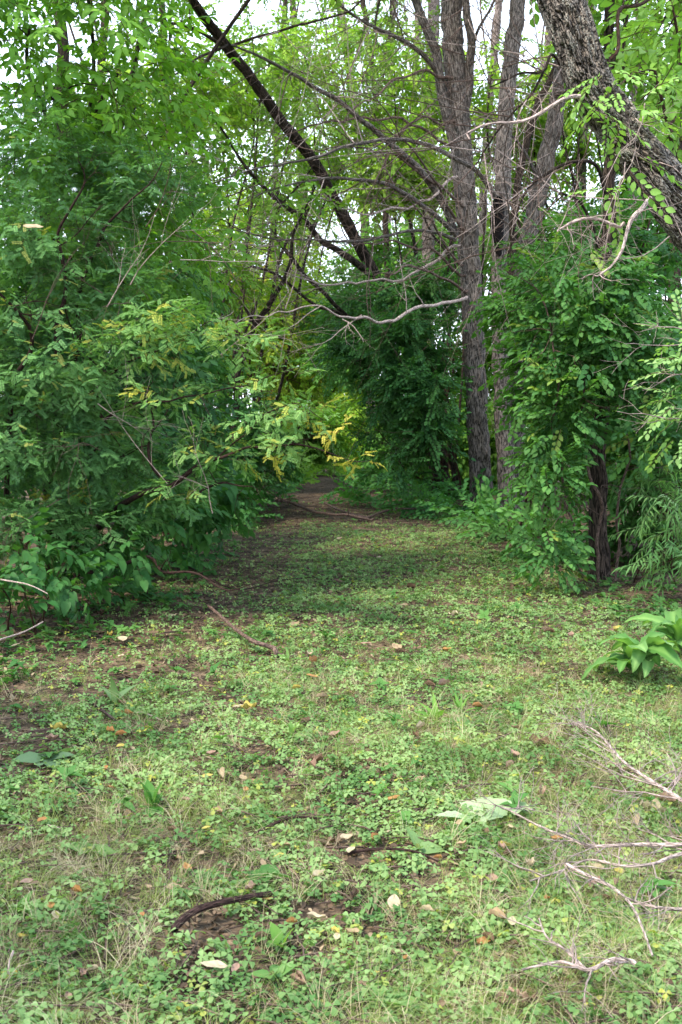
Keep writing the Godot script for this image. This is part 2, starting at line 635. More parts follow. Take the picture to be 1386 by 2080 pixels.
# a stick on the ground through the given points [px, py, height]; twigs fork off it
func stick(called: String, label: String, spec: Array, r0: float, r1: float, twigs: int, reach: float, mat: String, group := "", forks := 1) -> Node3D:
	var pts := []
	for k in spec.size():
		var p := gnd(spec[k][0], spec[k][1])
		var hgt: float = spec[k][2] + (0.05 if mat == "dead" and twigs > 0 else 0.0)
		# the point keeps its place in the view while it is lifted: it moves towards the eye
		var e := (EYE - p).normalized()
		p += e * (hgt / maxf(e.y, 0.05))
		pts.append(v4(p + Vector3(0, 0.012, 0), lerpf(r0, r1, float(k) / (spec.size() - 1))))
	var first: Vector4 = pts[0]
	var t := thing(called, label, "branch" if twigs > 0 else "stick", Vector3(first.x, 0, first.z), group)
	var m := MB.new()
	var path := wobble(smooth(pts, 8), r0 * (1.5 if twigs > 0 else 0.6))
	tube(m, path, 9)
	put(m, "stem", M[mat], t)
	for k in twigs:
		var tm := MB.new()
		var j := rng.randi_range(1, path.size() - 2)
		var q: Vector4 = path[j]
		var q2: Vector4 = path[j + 1]
		var d := Vector3(q2.x - q.x, q2.y - q.y, q2.z - q.z).normalized()
		var side := Vector3(d.z, rnd(-0.1, 0.5), -d.x) * (1.0 if rng.randf() < 0.5 else -1.0)
		side.y = absf(side.y) * 0.8
		grow(tm, Vector3(q.x, q.y, q.z), d * 0.8 + side, reach * rnd(0.5, 1.1), maxf(q.w * 0.45, 0.0028), forks, 0.22, [])
		for v in tm.v.size():
			if tm.v[v].y < 0.006:
				tm.v[v].y = 0.006
		put(tm, "twig", M[mat], t)
	landmarks.append([Vector3(first.x, 0, first.z).lerp(Vector3(pts[-1].x, 0, pts[-1].z), 0.5), landmark_name(label)])
	return t

func landmark_name(label: String) -> String:
	# the words up to the first that says where it lies
	var out := []
	for w in label.split(" "):
		if w in ["lying", "in", "with", "on", "sloping", "curving", "standing", "crossing", "jutting", "trailing", "near", "poking", "half", "left", "between", "against", "beside", "by", "under", "at", "closest", "right", "behind", "just", "beyond"] and out.size() > 1:
			break
		out.append(w)
	return " ".join(out)

# ------------------------------------------------------------------ the scene

func _ready() -> void:
	rng.seed = 7
	for f in [[clump, 3, 0.9], [bumps, 8, 0.35], [ridge, 21, 1.0]]:
		f[0].seed = f[1]
		f[0].frequency = f[2]
		f[0].noise_type = FastNoiseLite.TYPE_SIMPLEX_SMOOTH
	clump.fractal_octaves = 2
	bumps.fractal_octaves = 2
	ridge.fractal_octaves = 1

	# camera, sky, sun, exposure
	var cam := Camera3D.new()
	cam.name = "camera"
	add_child(cam)
	cam.position = EYE
	cam.rotation = Vector3(-PITCH, 0, 0)
	cam.fov = 50.0
	cam.far = 400.0
	cam.near = 0.05
	var lens := CameraAttributesPhysical.new()
	lens.frustum_focal_length = 25.74
	lens.frustum_focus_distance = 5.5
	lens.exposure_aperture = 5.6
	lens.frustum_far = 400.0
	lens.frustum_near = 0.05
	cam.attributes = lens
	cam.current = true

	var sky := ProceduralSkyMaterial.new()
	sky.sky_top_color = Color(0.74, 0.84, 0.97)
	sky.sky_horizon_color = Color(0.93, 0.96, 1.0)
	sky.sky_curve = 0.3
	sky.ground_bottom_color = Color(0.2, 0.22, 0.16)
	sky.ground_horizon_color = Color(0.5, 0.52, 0.45)
	sky.sky_energy_multiplier = 0.85
	var env := Environment.new()
	env.background_mode = Environment.BG_SKY
	env.sky = Sky.new()
	env.sky.sky_material = sky
	env.tonemap_mode = Environment.TONE_MAPPER_LINEAR
	env.tonemap_exposure = 5.6
	env.sdfgi_enabled = true
	env.ssao_enabled = true
	env.ssil_enabled = true
	var we := WorldEnvironment.new()
	we.name = "world_environment"
	we.environment = env
	add_child(we)
	var sun := DirectionalLight3D.new()
	sun.name = "sun"
	sun.light_energy = 0.5
	sun.light_color = Color(1.0, 0.96, 0.9)
	sun.light_angular_distance = 10.0
	sun.shadow_enabled = true
	add_child(sun)
	sun.look_at_from_position(Vector3(-4.6, 9, 4.2), Vector3.ZERO)

	surfaces()
	for k in ["broad", "big", "small", "lance", "vine", "ash", "frond"]:
		S[k] = leaf_dirs(k)
	ground()
	big_trees()
	left_side()
	right_side()
	far_wood()
	herb_layer()
	trail_floor()
	sticks()
	plants_on_floor()
	fallen_leaves()

func ground() -> void:
	var xs := []
	var zs := []
	var k := -120
	while k <= 120:
		var u := k / 120.0
		xs.append(u * 7.0 + signf(u) * pow(absf(u), 7.0) * 143.0)
		k += 1
	for j in 260:
		var u := j / 259.0
		zs.append(6.0 - u * 26.0 - pow(u, 9.0) * 180.0)
	zs.insert(0, 30.0)
	zs.insert(0, 80.0)
	zs.reverse()
	var m := MB.new()
	for z in zs:
		for x in xs:
			var e := 0.06
			var y := rise(x, z)
			m.v.append(Vector3(x, y, z))
			m.n.append(Vector3(y - rise(x + e, z), e, y - rise(x, z + e)).normalized())
			m.uv.append(Vector2(x, z) * 0.42)
			m.c.append(Color.WHITE)
	var w := xs.size()
	for b in zs.size() - 1:
		for a in w - 1:
			var p := b * w + a
			m.i.append_array([p, p + 1, p + w, p + 1, p + w + 1, p + w])
	var o := put(m, "ground", M.ground, self)
	o.set_meta("kind", "structure")
	o.set_meta("label", "brown leaf littered soil of the trail and the wood floor")

func big_trees() -> void:
	var lacy_lo := Color(0.12, 0.24, 0.03)
	var lacy_hi := Color(0.2, 0.34, 0.05)
	# the stout upright trunk to the right of the trail
	var t := tree("willow_tree", "stoutest upright tree trunk on the trail edge with a fork high up", "", [[982, 1045, 19, 70], [976, 960, 19, 58], [968, 800, 19, 56], [960, 620, 19, 54], [952, 500, 19, 54], [940, 330, 19, 55], [926, 160, 19, 56], [916, 0, 19, 52], [905, -300, 19, 42], [900, -700, 19, 24]], [
		[[925, 300, 19, 34], [900, 200, 18.9, 30], [884, 100, 18.8, 28], [845, 0, 18.6, 24], [790, -200, 18.2, 16], [740, -420, 18, 6]],
		[[892, 150, 18.9, 16], [863, 115, 18.6, 14], [813, 77, 18.2, 12], [743, 45, 17.8, 9], [690, 10, 17.4, 7], [640, -60, 17, 4]],
		[[945, 230, 19, 30], [955, 140, 18.9, 27], [957, 70, 18.8, 25], [946, -10, 18.7, 22], [950, -300, 18.6, 10]],
		[[955, 130, 18.8, 12], [970, 62, 18.5, 9], [1006, 0, 18.2, 7], [1040, -90, 18, 3]],
		[[930, 478, 19, 24], [893, 402, 18.7, 22], [858, 350, 18.3, 20], [783, 285, 17.6, 17], [693, 208, 16.8, 14], [600, 155, 16, 10], [540, 122, 15.6, 9], [470, 92, 15.2, 5]],
		[[928, 480, 18.8, 16], [873, 425, 18.2, 14], [818, 390, 17.8, 13], [783, 372, 17.3, 11], [693, 362, 16.6, 9], [600, 372, 16, 6], [520, 400, 15.6, 3]],
		[[925, 488, 18.7, 12], [863, 468, 18, 10], [793, 477, 17.4, 9], [725, 492, 16.8, 8], [640, 487, 16.2, 6], [560, 485, 15.6, 5], [440, 460, 15, 2]],
	], "bark")
	var dead := MB.new()
	tube(dead, wobble(smooth(slim(route([[948, 604, 18.6, 13], [900, 611, 17.6, 12], [862, 622, 17, 12], [826, 636, 16.6, 12], [782, 647, 16.2, 11], [735, 641, 15.8, 10], [696, 650, 15.5, 8], [652, 622, 15.2, 6], [580, 627, 14.8, 5], [508, 643, 14.4, 4], [470, 660, 14.2, 2]]), 0.55), 8), 0.1), 8)
	for s in [[862, 622, 17], [826, 636, 16.6], [735, 640, 15.8], [696, 649, 15.5], [652, 622, 15.2], [580, 627, 14.8]]:
		grow(dead, at(s[0], s[1], s[2]), Vector3(rnd(-1, 0.6), rnd(-0.5, 1), 0.3), rnd(0.5, 1.2), 0.009, 2, 0.3, [])
	put(dead, "limb", M.dead, t).set_meta("label", "bleached crooked dead branch reaching over the trail")
	# long thin bare branches that arch to the left before the other trunks
	for s in [[945, 560, 700, 500, -30], [940, 420, 640, 300, -40], [930, 360, 690, 420, 30], [925, 250, 720, 330, -30], [950, 590, 760, 560, -25], [935, 500, 600, 560, 40], [930, 300, 560, 290, -50], [945, 470, 770, 250, -20], [920, 160, 700, 250, -40], [940, 540, 820, 400, -15]]:
		var bm := MB.new()
		var bp := smooth(slim(route([[s[0], s[1], 18.8, 8], [s[0] * 0.7 + s[2] * 0.3, s[1] * 0.7 + s[3] * 0.3 + s[4], 18.2, 6.5], [s[0] * 0.35 + s[2] * 0.65, s[1] * 0.35 + s[3] * 0.65 + s[4], 17.4, 5], [s[2], s[3], 16.6, 2.5]]), 0.8), 7)
		tube(bm, wobble(bp, 0.12), 6)
		for k in 6:
			var q: Vector4 = bp[rng.randi_range(5, bp.size() - 1)]
			grow(bm, Vector3(q.x, q.y, q.z), Vector3(-0.8, rnd(-0.7, 0.7), 0.4), rnd(0.4, 1.0), 0.006, 1, 0.15, [])
		put(bm, "limb", M.stick if s[4] < 0 else M.dead, t)
	var up: Vector3 = at(905, -300, 19)
	var crown := [blob(820, -260, 17.5, 260, 190, 1.9), blob(1000, -420, 19, 300, 240, 2.2), blob(640, -180, 15.5, 210, 120, 1.6), blob(760, 60, 21, 150, 100, 1.2)]
	carry(t, up, crown, 0.07, "bark")
	foliage(t, "crown", "broad", crown, 1100, 0.9, lacy_lo, lacy_hi, 0, -0.05)

	# the stem beside it, with a black hollow
	t = tree("willow_tree", "slimmer upright trunk beside the stoutest one, with a black hollow", "", [[1034, 1042, 18.4, 54], [1027, 930, 18.4, 46], [1019, 780, 18.4, 43], [1014, 640, 18.4, 40], [1015, 520, 18.4, 40], [1021, 400, 18.4, 42], [1026, 250, 18.4, 41], [1041, 100, 18.4, 41], [1054, 0, 18.4, 39], [1075, -300, 18.4, 34], [1090, -600, 18.4, 14]], [
		[[1008, 402, 18.2, 16], [965, 345, 17.6, 14], [903, 309, 17, 13], [843, 287, 16.4, 12], [783, 282, 15.8, 11], [693, 300, 15, 9], [640, 318, 14.6, 8], [520, 345, 14, 5], [400, 382, 13.4, 3]],
	], "bark")
	var hollow := MB.new()
	var hp := smooth(route([[1013, 400, 18.19, 14], [1011, 420, 18.185, 26], [1010, 455, 18.185, 28], [1012, 495, 18.185, 20], [1014, 520, 18.185, 10]]), 6)
	tube(hollow, hp, 12)
	put(hollow, "bark_hollow", M.char, t).set_meta("label", "charred black hollow in the trunk")
	crown = [blob(1150, -360, 18, 220, 200, 1.8), blob(1010, -620, 18, 260, 160, 2)]
	carry(t, at(1070, -250, 18.4), crown, 0.06, "bark")
	foliage(t, "crown", "broad", crown, 600, 1.0, lacy_lo, lacy_hi, 0, -0.05)

	# stems of the same clump behind
	t = tree("willow_tree", "trunk leaning to the right behind the hollow one, with a dark broken knot", "", [[1046, 1030, 20, 56], [1048, 850, 20, 50], [1056, 640, 20, 46], [1072, 500, 20, 44], [1093, 400, 20, 44], [1118, 290, 20, 43], [1135, 190, 20, 40], [1150, 90, 20, 37], [1164, -40, 20, 33], [1200, -400, 20, 18]], [
		[[1136, 195, 19.9, 26], [1150, 186, 19.7, 22], [1162, 184, 19.5, 16]],
		[[1100, 380, 20, 12], [1060, 300, 19.6, 8], [1010, 250, 19.3, 5], [960, 215, 19, 3]],
	], "bark")
	crown = [blob(1200, -330, 20, 230, 170, 1.8)]
	carry(t, at(1170, -80, 20), crown, 0.06, "bark")
	foliage(t, "crown", "broad", crown, 400, 1.0, lacy_lo, lacy_hi, 0, -0.05)
	t = tree("willow_tree", "thin dark trunk leaning between the hollow and the knotted trunks", "", [[1026, 1010, 22, 34], [1030, 800, 22, 30], [1042, 480, 22, 26], [1052, 370, 22, 25], [1073, 280, 22, 24], [1093, 210, 22, 22], [1118, 160, 22, 20], [1170, 20, 22, 14], [1230, -160, 22, 7]], [], "bark_dark", 0.008)
	crown = [blob(1240, -160, 22, 170, 120, 1.6)]
	carry(t, at(1180, 0, 22), crown, 0.03, "bark_dark")
	foliage(t, "crown", "broad", crown, 500, 1.0, lacy_lo, lacy_hi, 0, -0.05)

	# the dark trunk that slants across the trail
	t = tree("elm_tree", "dark trunk slanting up to the left across the trail", "", [[905, 1010, 23.5, 70], [872, 860, 22.5, 60], [835, 720, 21.6, 52], [785, 606, 20.6, 39], [720, 480, 19.8, 37], [650, 350, 19, 36], [575, 250, 18.2, 34], [490, 130, 17.3, 33], [420, 40, 16.5, 32], [385, -10, 16, 30], [280, -180, 15, 26], [160, -400, 14, 12]], [
		[[447, 90, 16.8, 12], [385, 52, 16, 9], [325, 42, 15.4, 7], [268, 28, 15, 4]],
		[[462, 92, 16.9, 9], [410, 115, 16.2, 7], [365, 148, 15.8, 6], [318, 170, 15.4, 6], [270, 186, 15, 5], [232, 195, 14.8, 5], [214, 182, 14.7, 4], [210, 158, 14.6, 3]],
		[[470, 95, 17, 9], [520, 76, 16.6, 8], [600, 54, 16.2, 7], [690, 31, 15.8, 6], [735, 0, 15.5, 5], [800, -80, 15, 3]],
		[[795, 620, 20.6, 26], [760, 568, 20, 23], [725, 535, 19.5, 21], [689, 510, 19, 19], [652, 488, 18.6, 18], [624, 452, 18.2, 16], [580, 416, 17.8, 14], [537, 380, 17.4, 12], [495, 332, 17, 9], [450, 260, 16.5, 6], [400, 210, 16.2, 3]],
		[[790, 690, 21, 16], [730, 660, 20, 14], [696, 633, 19.5, 13], [667, 604, 19, 12], [624, 564, 18.5, 12], [598, 531, 18.2, 12], [570, 495, 18, 11], [559, 463, 17.8, 10], [566, 427, 17.6, 8], [602, 382, 17.4, 6], [640, 330, 17.2, 3]],
		[[696, 640, 19.2, 9], [634, 614, 18.6, 9], [588, 578, 18.2, 9], [555, 555, 17.9, 8], [508, 542, 17.5, 7], [465, 538, 17.2, 6], [429, 521, 16.9, 4]],
	], "bark_dark")
	crown = [blob(330, -150, 15.5, 260, 130, 1.9), blob(120, -330, 14, 260, 170, 2.0), blob(520, 120, 19, 110, 80, 1.1), blob(440, 300, 18, 110, 90, 1.2), blob(620, 250, 20, 90, 90, 1.1)]
	carry(t, at(385, -10, 16), crown.slice(0, 2), 0.06, "bark_dark")
	foliage(t, "crown", "broad", crown, 950, 0.85, lacy_lo, lacy_hi, 0, -0.02)

	# the near rugged trunk that leans in from the right edge
	var path := route([[1800, 1385, 6.6, 150], [1720, 1120, 6.6, 135], [1590, 760, 6.5, 122], [1470, 550, 6.5, 114], [1386, 430, 6.45, 108], [1325, 345, 6.4, 102], [1266, 272, 6.38, 98], [1210, 190, 6.35, 96], [1170, 95, 6.32, 95], [1141, 0, 6.3, 94], [1110, -120, 6.2, 88], [1040, -360, 6.1, 78], [930, -640, 6, 70], [800, -960, 6, 36]])
	slim(path, 0.86)
	var foot: Vector4 = path[0]
	t = thing("leaning_tree", "rugged grey trunk leaning in from the right edge with furrowed bark", "tree", Vector3(foot.x, 0, foot.z))
	path[0] = Vector4(foot.x, -0.2, foot.z, foot.w)
	var m := MB.new()
	tube(m, wobble(smooth(path, 44), 0.02), 130, Color.WHITE, 0.034, 2.0, 34.0)
	renormal(m)
	put(m, "trunk", M.bark_near, t)
	for l in [
		[[1180, 201, 6.25, 16], [1131, 203, 6.1, 13], [1100, 216, 6.05, 12], [1050, 246, 6, 11], [1000, 264, 5.95, 9], [955, 283, 5.9, 6]],
		[[1320, 405, 6.3, 20], [1298, 426, 6.15, 17], [1272, 446, 6.05, 15], [1248, 500, 5.95, 11], [1229, 535, 5.9, 8], [1206, 560, 5.85, 5]],
		[[1268, 452, 6.05, 12], [1210, 455, 5.95, 12], [1168, 457, 5.9, 11], [1133, 471, 5.85, 5]],
		[[1240, 120, 6.45, 13], [1260, 25, 6.6, 12], [1313, 0, 6.8, 12], [1400, -40, 7, 10]],
	]:
		var lm := MB.new()
		var lp := wobble(smooth(slim(route(l), 0.55), 9), 0.06)
		tube(lm, lp, 10, Color.WHITE, 0.003)
		for k in 5:
			var q: Vector4 = lp[rng.randi_range(4, lp.size() - 1)]
			grow(lm, Vector3(q.x, q.y, q.z), rvec(), rnd(0.06, 0.3), 0.0035, 1, 0.3, [])
		put(lm, "limb", M.dead if l[0][0] != 1240 else M.twig, t)
	# whiskers: thin bare shoots that hang before the trunk
	for s in [[1290, 240, 6.1], [1292, 300, 6.1], [1340, 330, 6.1], [1350, 400, 6.1], [1310, 210, 6.1], [1360, 480, 6.1], [1270, 330, 6.0]]:
		var wm := MB.new()
		grow(wm, at(s[0], s[1], s[2]), Vector3(rnd(-0.7, 0.4), rnd(-1, -0.2), 0.5), rnd(0.4, 0.8), 0.0035, 2, 0.3, [])
		put(wm, "shoot", M.dead, t)
	crown = [blob(880, -900, 6.5, 420, 330, 1.4), blob(1240, -560, 6.6, 330, 260, 1.3)]
	carry(t, at(980, -520, 6), crown, 0.04, "bark_near")
	foliage(t, "crown", "vine", crown, 420, 0.75, Color(0.1, 0.22, 0.04), Color(0.17, 0.32, 0.06), 0, -0.1)
	# leaves that grow along the trunk and before it
	var spots := [blob(1240, 165, 6.1, 60, 50, 0.15), blob(1290, 215, 6.0, 60, 40, 0.15), blob(1215, 230, 6.0, 40, 18, 0.1), blob(1285, 330, 6.0, 60, 30, 0.1), blob(1230, 400, 5.9, 30, 40, 0.1)]
	foliage(t, "foliage", "small", spots, 30, 0.8, Color(0.17, 0.34, 0.07), Color(0.28, 0.46, 0.12), 290, -1.0)

func left_side() -> void:
	# box elder whose crown fills the upper corner
	var base := gnd(120, 1150)
	var t := thing("box_elder_tree", "tall box elder with bright green pointed leaves filling the upper corner", "tree", Vector3(base.x, 0, base.z))
	var m := MB.new()
	var trunk := [v4(Vector3(base.x, -0.1, base.z), 0.15), v4(Vector3(base.x + 0.1, 1.2, base.z - 0.1), 0.12), v4(Vector3(base.x - 0.1, 3, base.z), 0.1), v4(Vector3(base.x + 0.2, 5, base.z + 0.2), 0.07), v4(Vector3(base.x, 7, base.z), 0.03)]
	tube(m, wobble(smooth(trunk, 10), 0.05), 20, Color.WHITE, 0.006)
	renormal(m)
	put(m, "trunk", M.bark_dark, t)
	var crown := [blob(60, 60, 9, 260, 170, 0.9), blob(240, 150, 9.6, 120, 170, 0.9), blob(300, 340, 10.5, 130, 140, 0.9), blob(130, 320, 9.6, 200, 130, 0.9), blob(150, -190, 9.4, 200, 150, 1.1), blob(-200, -120, 9, 260, 220, 1.2), blob(240, 500, 10.6, 200, 120, 0.8), blob(560, -330, 10.5, 330, 150, 2.0), blob(800, -420, 12, 300, 150, 2.2)]
	carry(t, Vector3(base.x, 2.6, base.z), crown, 0.035, "bark_dark")
	foliage(t, "crown", "ash", crown, 1750, 0.85, Color(0.11, 0.26, 0.035), Color(0.2, 0.39, 0.05), 300, -0.22)

	# shaded shrubs that stand behind the locust
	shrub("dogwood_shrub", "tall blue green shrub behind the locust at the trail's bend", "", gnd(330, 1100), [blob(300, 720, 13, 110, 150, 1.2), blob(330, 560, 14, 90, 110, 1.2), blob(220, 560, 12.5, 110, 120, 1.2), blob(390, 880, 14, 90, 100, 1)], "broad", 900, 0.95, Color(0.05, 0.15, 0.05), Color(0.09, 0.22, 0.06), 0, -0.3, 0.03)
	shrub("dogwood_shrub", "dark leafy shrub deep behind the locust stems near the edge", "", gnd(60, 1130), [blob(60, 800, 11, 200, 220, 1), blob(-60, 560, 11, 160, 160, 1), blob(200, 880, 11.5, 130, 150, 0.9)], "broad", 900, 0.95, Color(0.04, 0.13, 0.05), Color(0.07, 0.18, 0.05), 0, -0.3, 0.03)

	# the locust with fine leaflets and a branch that reaches over the trail
	var lb := gnd(150, 1215)
	var ylo := Color(0.085, 0.2, 0.07)
	var yhi := Color(0.16, 0.34, 0.1)
	var yellow := Color(0.45, 0.44, 0.07)
	t = thing("locust_tree", "thorny young locust with fine leaflets and yellowing branches over the trail", "tree", Vector3(lb.x, 0, lb.z))
	for stem in [
		[[130, 1205, 9.3, 30], [190, 1080, 9.2, 22], [290, 1010, 9.0, 18], [345, 978, 8.9, 16], [400, 948, 8.8, 14], [450, 930, 8.7, 11], [520, 908, 8.6, 8], [590, 905, 8.5, 6], [640, 920, 8.4, 5], [700, 935, 8.3, 3], [750, 936, 8.2, 2]],
		[[345, 978, 8.9, 11], [318, 940, 8.9, 10], [313, 900, 8.9, 9], [325, 850, 8.85, 7], [322, 825, 8.8, 4]],
		[[150, 1100, 9.2, 18], [165, 960, 9.1, 15], [195, 900, 9.0, 13], [210, 870, 9, 12], [195, 830, 9, 11], [205, 800, 9, 10], [245, 755, 8.9, 8], [300, 725, 8.8, 6], [370, 690, 8.7, 4], [430, 655, 8.6, 2]],
		[[208, 872, 9, 9], [245, 838, 8.9, 8], [300, 825, 8.8, 7], [350, 815, 8.7, 6], [420, 800, 8.6, 5], [480, 798, 8.5, 4], [560, 765, 8.4, 3], [610, 745, 8.3, 2]],
		[[440, 932, 8.7, 6], [500, 880, 8.6, 5], [550, 850, 8.5, 4], [620, 830, 8.4, 3], [675, 845, 8.3, 2]],
		[[400, 1010, 8.8, 8], [450, 985, 8.7, 6], [500, 985, 8.6, 3], [520, 1005, 8.5, 2]],
		[[90, 1180, 9.3, 24], [120, 950, 9.1, 20], [110, 760, 9, 17], [150, 560, 8.8, 13], [120, 460, 8.6, 9], [155, 380, 8.5, 6], [160, 330, 8.4, 3]],
		[[110, 1180, 9.4, 20], [140, 820, 9.2, 17], [148, 640, 9.1, 14], [200, 480, 9, 10], [260, 420, 8.9, 6], [330, 330, 8.8, 3]],
		[[60, 1190, 9.2, 20], [10, 900, 8.9, 16], [60, 700, 8.7, 13], [20, 620, 8.5, 9], [-20, 560, 8.3, 5]],
		[[150, 1170, 9, 14], [280, 1140, 8.9, 11], [330, 1165, 8.8, 9], [400, 1165, 8.7, 7], [470, 1195, 8.6, 4], [540, 1180, 8.5, 2]],
	]:
		for s in stem:
			if s[2] < 9.15:
				s[2] -= 0.55
		var lm := MB.new()
		var lp := wobble(smooth(slim(route(stem), 0.66), 6), 0.1)
		tube(lm, lp, 8)
		for k in 6:
			var q: Vector4 = lp[rng.randi_range(lp.size() / 4, lp.size() - 1)]
			grow(lm, Vector3(q.x, q.y, q.z), rvec() + Vector3(0.4, 0.4, 0.2), rnd(0.25, 0.6), minf(q.w * 0.5, 0.006), 1, 0.3, [])
		put(lm, "limb", M.dark_stick, t)
	var lc := [blob(90, 480, 8.4, 130, 90, 0.45), blob(60, 620, 8.3, 130, 90, 0.45), blob(200, 590, 8.7, 130, 80, 0.5), blob(120, 740, 8.3, 160, 90, 0.5), blob(60, 880, 8.3, 120, 90, 0.5), blob(-40, 1000, 8.2, 110, 130, 0.5), blob(60, 1060, 8.3, 110, 70, 0.45), blob(-60, 700, 8.2, 90, 160, 0.5), blob(200, 900, 8.6, 130, 90, 0.5), blob(280, 1000, 8.7, 130, 60, 0.45), blob(160, 1060, 8.6, 140, 60, 0.45), blob(260, 380, 9, 130, 80, 0.6), blob(60, 320, 8.6, 100, 90, 0.6)]
	foliage(t, "crown", "frond", lc, 3900, 0.42, ylo, yhi, 250, -0.06, 2.4, 0.05, Color(0.36, 0.34, 0.08), 0.012)
	var caught := MB.new()
	var cp := at(68, 460, 7.75)
	curl(caught, Transform3D(Basis(Vector3.UP, 0.15) * Basis(Vector3.RIGHT, 0.5), cp), 0.14, 0, Color(0.38, 0.28, 0.18))
	var co := MeshInstance3D.new()
	co.name = numbered("dead_leaf")
	co.mesh = mesh_of(caught, cp)
	co.material_override = M.dry
	add_child(co)
	co.position = cp
	tag(co, "single tan dead leaf caught high in the locust's leaves", "leaf")
	# bare dead twigs caught in it
	for k in 16:
		var dm := MB.new()
		grow(dm, at(rnd(60, 470), rnd(420, 1050), rnd(7.9, 8.4)), rvec() + Vector3(0.4, 0.2, 0.3), rnd(0.4, 0.9), 0.004, 2, 0.2, [])
		put(dm, "twig", M.dead if k % 2 else M.stick, t)
	# the yellowing sprays on the reaching branches
	var yb := [blob(330, 640, 8.05, 60, 50, 0.3), blob(290, 700, 8.15, 90, 40, 0.3), blob(420, 680, 8.05, 80, 28, 0.25), blob(500, 690, 8.00, 50, 20, 0.2), blob(560, 760, 7.90, 55, 22, 0.2), blob(480, 790, 8.00, 60, 18, 0.2), blob(320, 810, 8.15, 60, 40, 0.25), blob(430, 905, 8.15, 55, 26, 0.2), blob(470, 925, 8.15, 50, 18, 0.2), blob(540, 860, 7.95, 60, 26, 0.25), blob(630, 845, 7.85, 60, 26, 0.25), blob(590, 895, 7.85, 60, 18, 0.2), blob(360, 990, 8.25, 60, 22, 0.2)]
	foliage(t, "foliage", "frond", yb, 380, 0.42, Color(0.12, 0.28, 0.075), Color(0.24, 0.41, 0.12), 240, -1.0, 1.3, 0.0, yellow, 0.07)
	foliage(t, "foliage", "frond", [blob(555, 920, 7.9, 28, 12, 0.1), blob(730, 935, 7.65, 26, 11, 0.12), blob(650, 925, 7.75, 40, 8, 0.05), blob(690, 875, 7.75, 30, 10, 0.1), blob(130, 1010, 8.4, 32, 16, 0.1)], 30, 0.36, yellow, Color(0.62, 0.55, 0.1), 0, -1.0, 1.3, 0.1)

	# saplings with big soft oval leaves at the foot of the locust
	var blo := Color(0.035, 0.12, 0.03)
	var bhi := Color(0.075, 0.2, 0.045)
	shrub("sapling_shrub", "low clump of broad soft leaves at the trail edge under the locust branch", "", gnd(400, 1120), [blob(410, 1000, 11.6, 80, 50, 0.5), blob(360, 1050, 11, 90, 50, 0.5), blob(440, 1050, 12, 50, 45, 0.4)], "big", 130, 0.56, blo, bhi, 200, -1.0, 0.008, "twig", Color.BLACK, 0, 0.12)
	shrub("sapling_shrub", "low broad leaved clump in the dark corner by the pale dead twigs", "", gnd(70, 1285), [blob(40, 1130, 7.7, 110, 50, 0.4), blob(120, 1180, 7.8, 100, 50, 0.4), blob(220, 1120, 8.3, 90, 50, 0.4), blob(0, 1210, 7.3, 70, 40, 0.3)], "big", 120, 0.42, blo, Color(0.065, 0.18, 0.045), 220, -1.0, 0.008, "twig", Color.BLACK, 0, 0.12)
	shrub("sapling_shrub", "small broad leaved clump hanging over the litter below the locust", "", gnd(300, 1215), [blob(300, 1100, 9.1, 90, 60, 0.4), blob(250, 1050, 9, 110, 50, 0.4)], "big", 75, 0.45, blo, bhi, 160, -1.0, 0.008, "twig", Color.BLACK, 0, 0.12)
	# shrubs farther along the same side
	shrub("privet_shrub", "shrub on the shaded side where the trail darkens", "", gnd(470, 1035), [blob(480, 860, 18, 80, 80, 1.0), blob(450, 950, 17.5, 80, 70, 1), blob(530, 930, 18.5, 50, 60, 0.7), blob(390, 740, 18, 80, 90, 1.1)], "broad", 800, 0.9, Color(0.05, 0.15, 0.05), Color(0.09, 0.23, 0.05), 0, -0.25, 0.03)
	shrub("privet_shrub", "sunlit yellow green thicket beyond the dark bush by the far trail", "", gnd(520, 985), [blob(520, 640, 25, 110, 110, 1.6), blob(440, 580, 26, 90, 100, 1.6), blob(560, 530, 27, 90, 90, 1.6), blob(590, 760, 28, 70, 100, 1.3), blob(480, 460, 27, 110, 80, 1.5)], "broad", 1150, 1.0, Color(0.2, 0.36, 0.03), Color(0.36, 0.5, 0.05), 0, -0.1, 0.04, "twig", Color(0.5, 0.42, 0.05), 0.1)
	# small dark leaning tree
	t = tree("young_elm_tree", "thin dark leaning tree at the bend before the sunlit thicket", "", [[470, 985, 17.5, 30], [478, 860, 17.4, 24], [484, 762, 17.3, 21], [505, 705, 17.2, 19], [519, 661, 17.1, 18], [551, 614, 17, 17], [588, 542, 16.8, 13], [600, 470, 16.6, 9], [640, 380, 16.4, 5]], [[[519, 661, 17.1, 10], [480, 600, 16.9, 8], [440, 560, 16.6, 5]]], "bark_dark", 0.006)
	foliage(t, "crown", "broad", [blob(600, 420, 16.6, 70, 60, 0.7), blob(460, 560, 16.6, 70, 50, 0.6)], 150, 0.8, Color(0.12, 0.26, 0.03), Color(0.2, 0.34, 0.05), 0, -0.1)

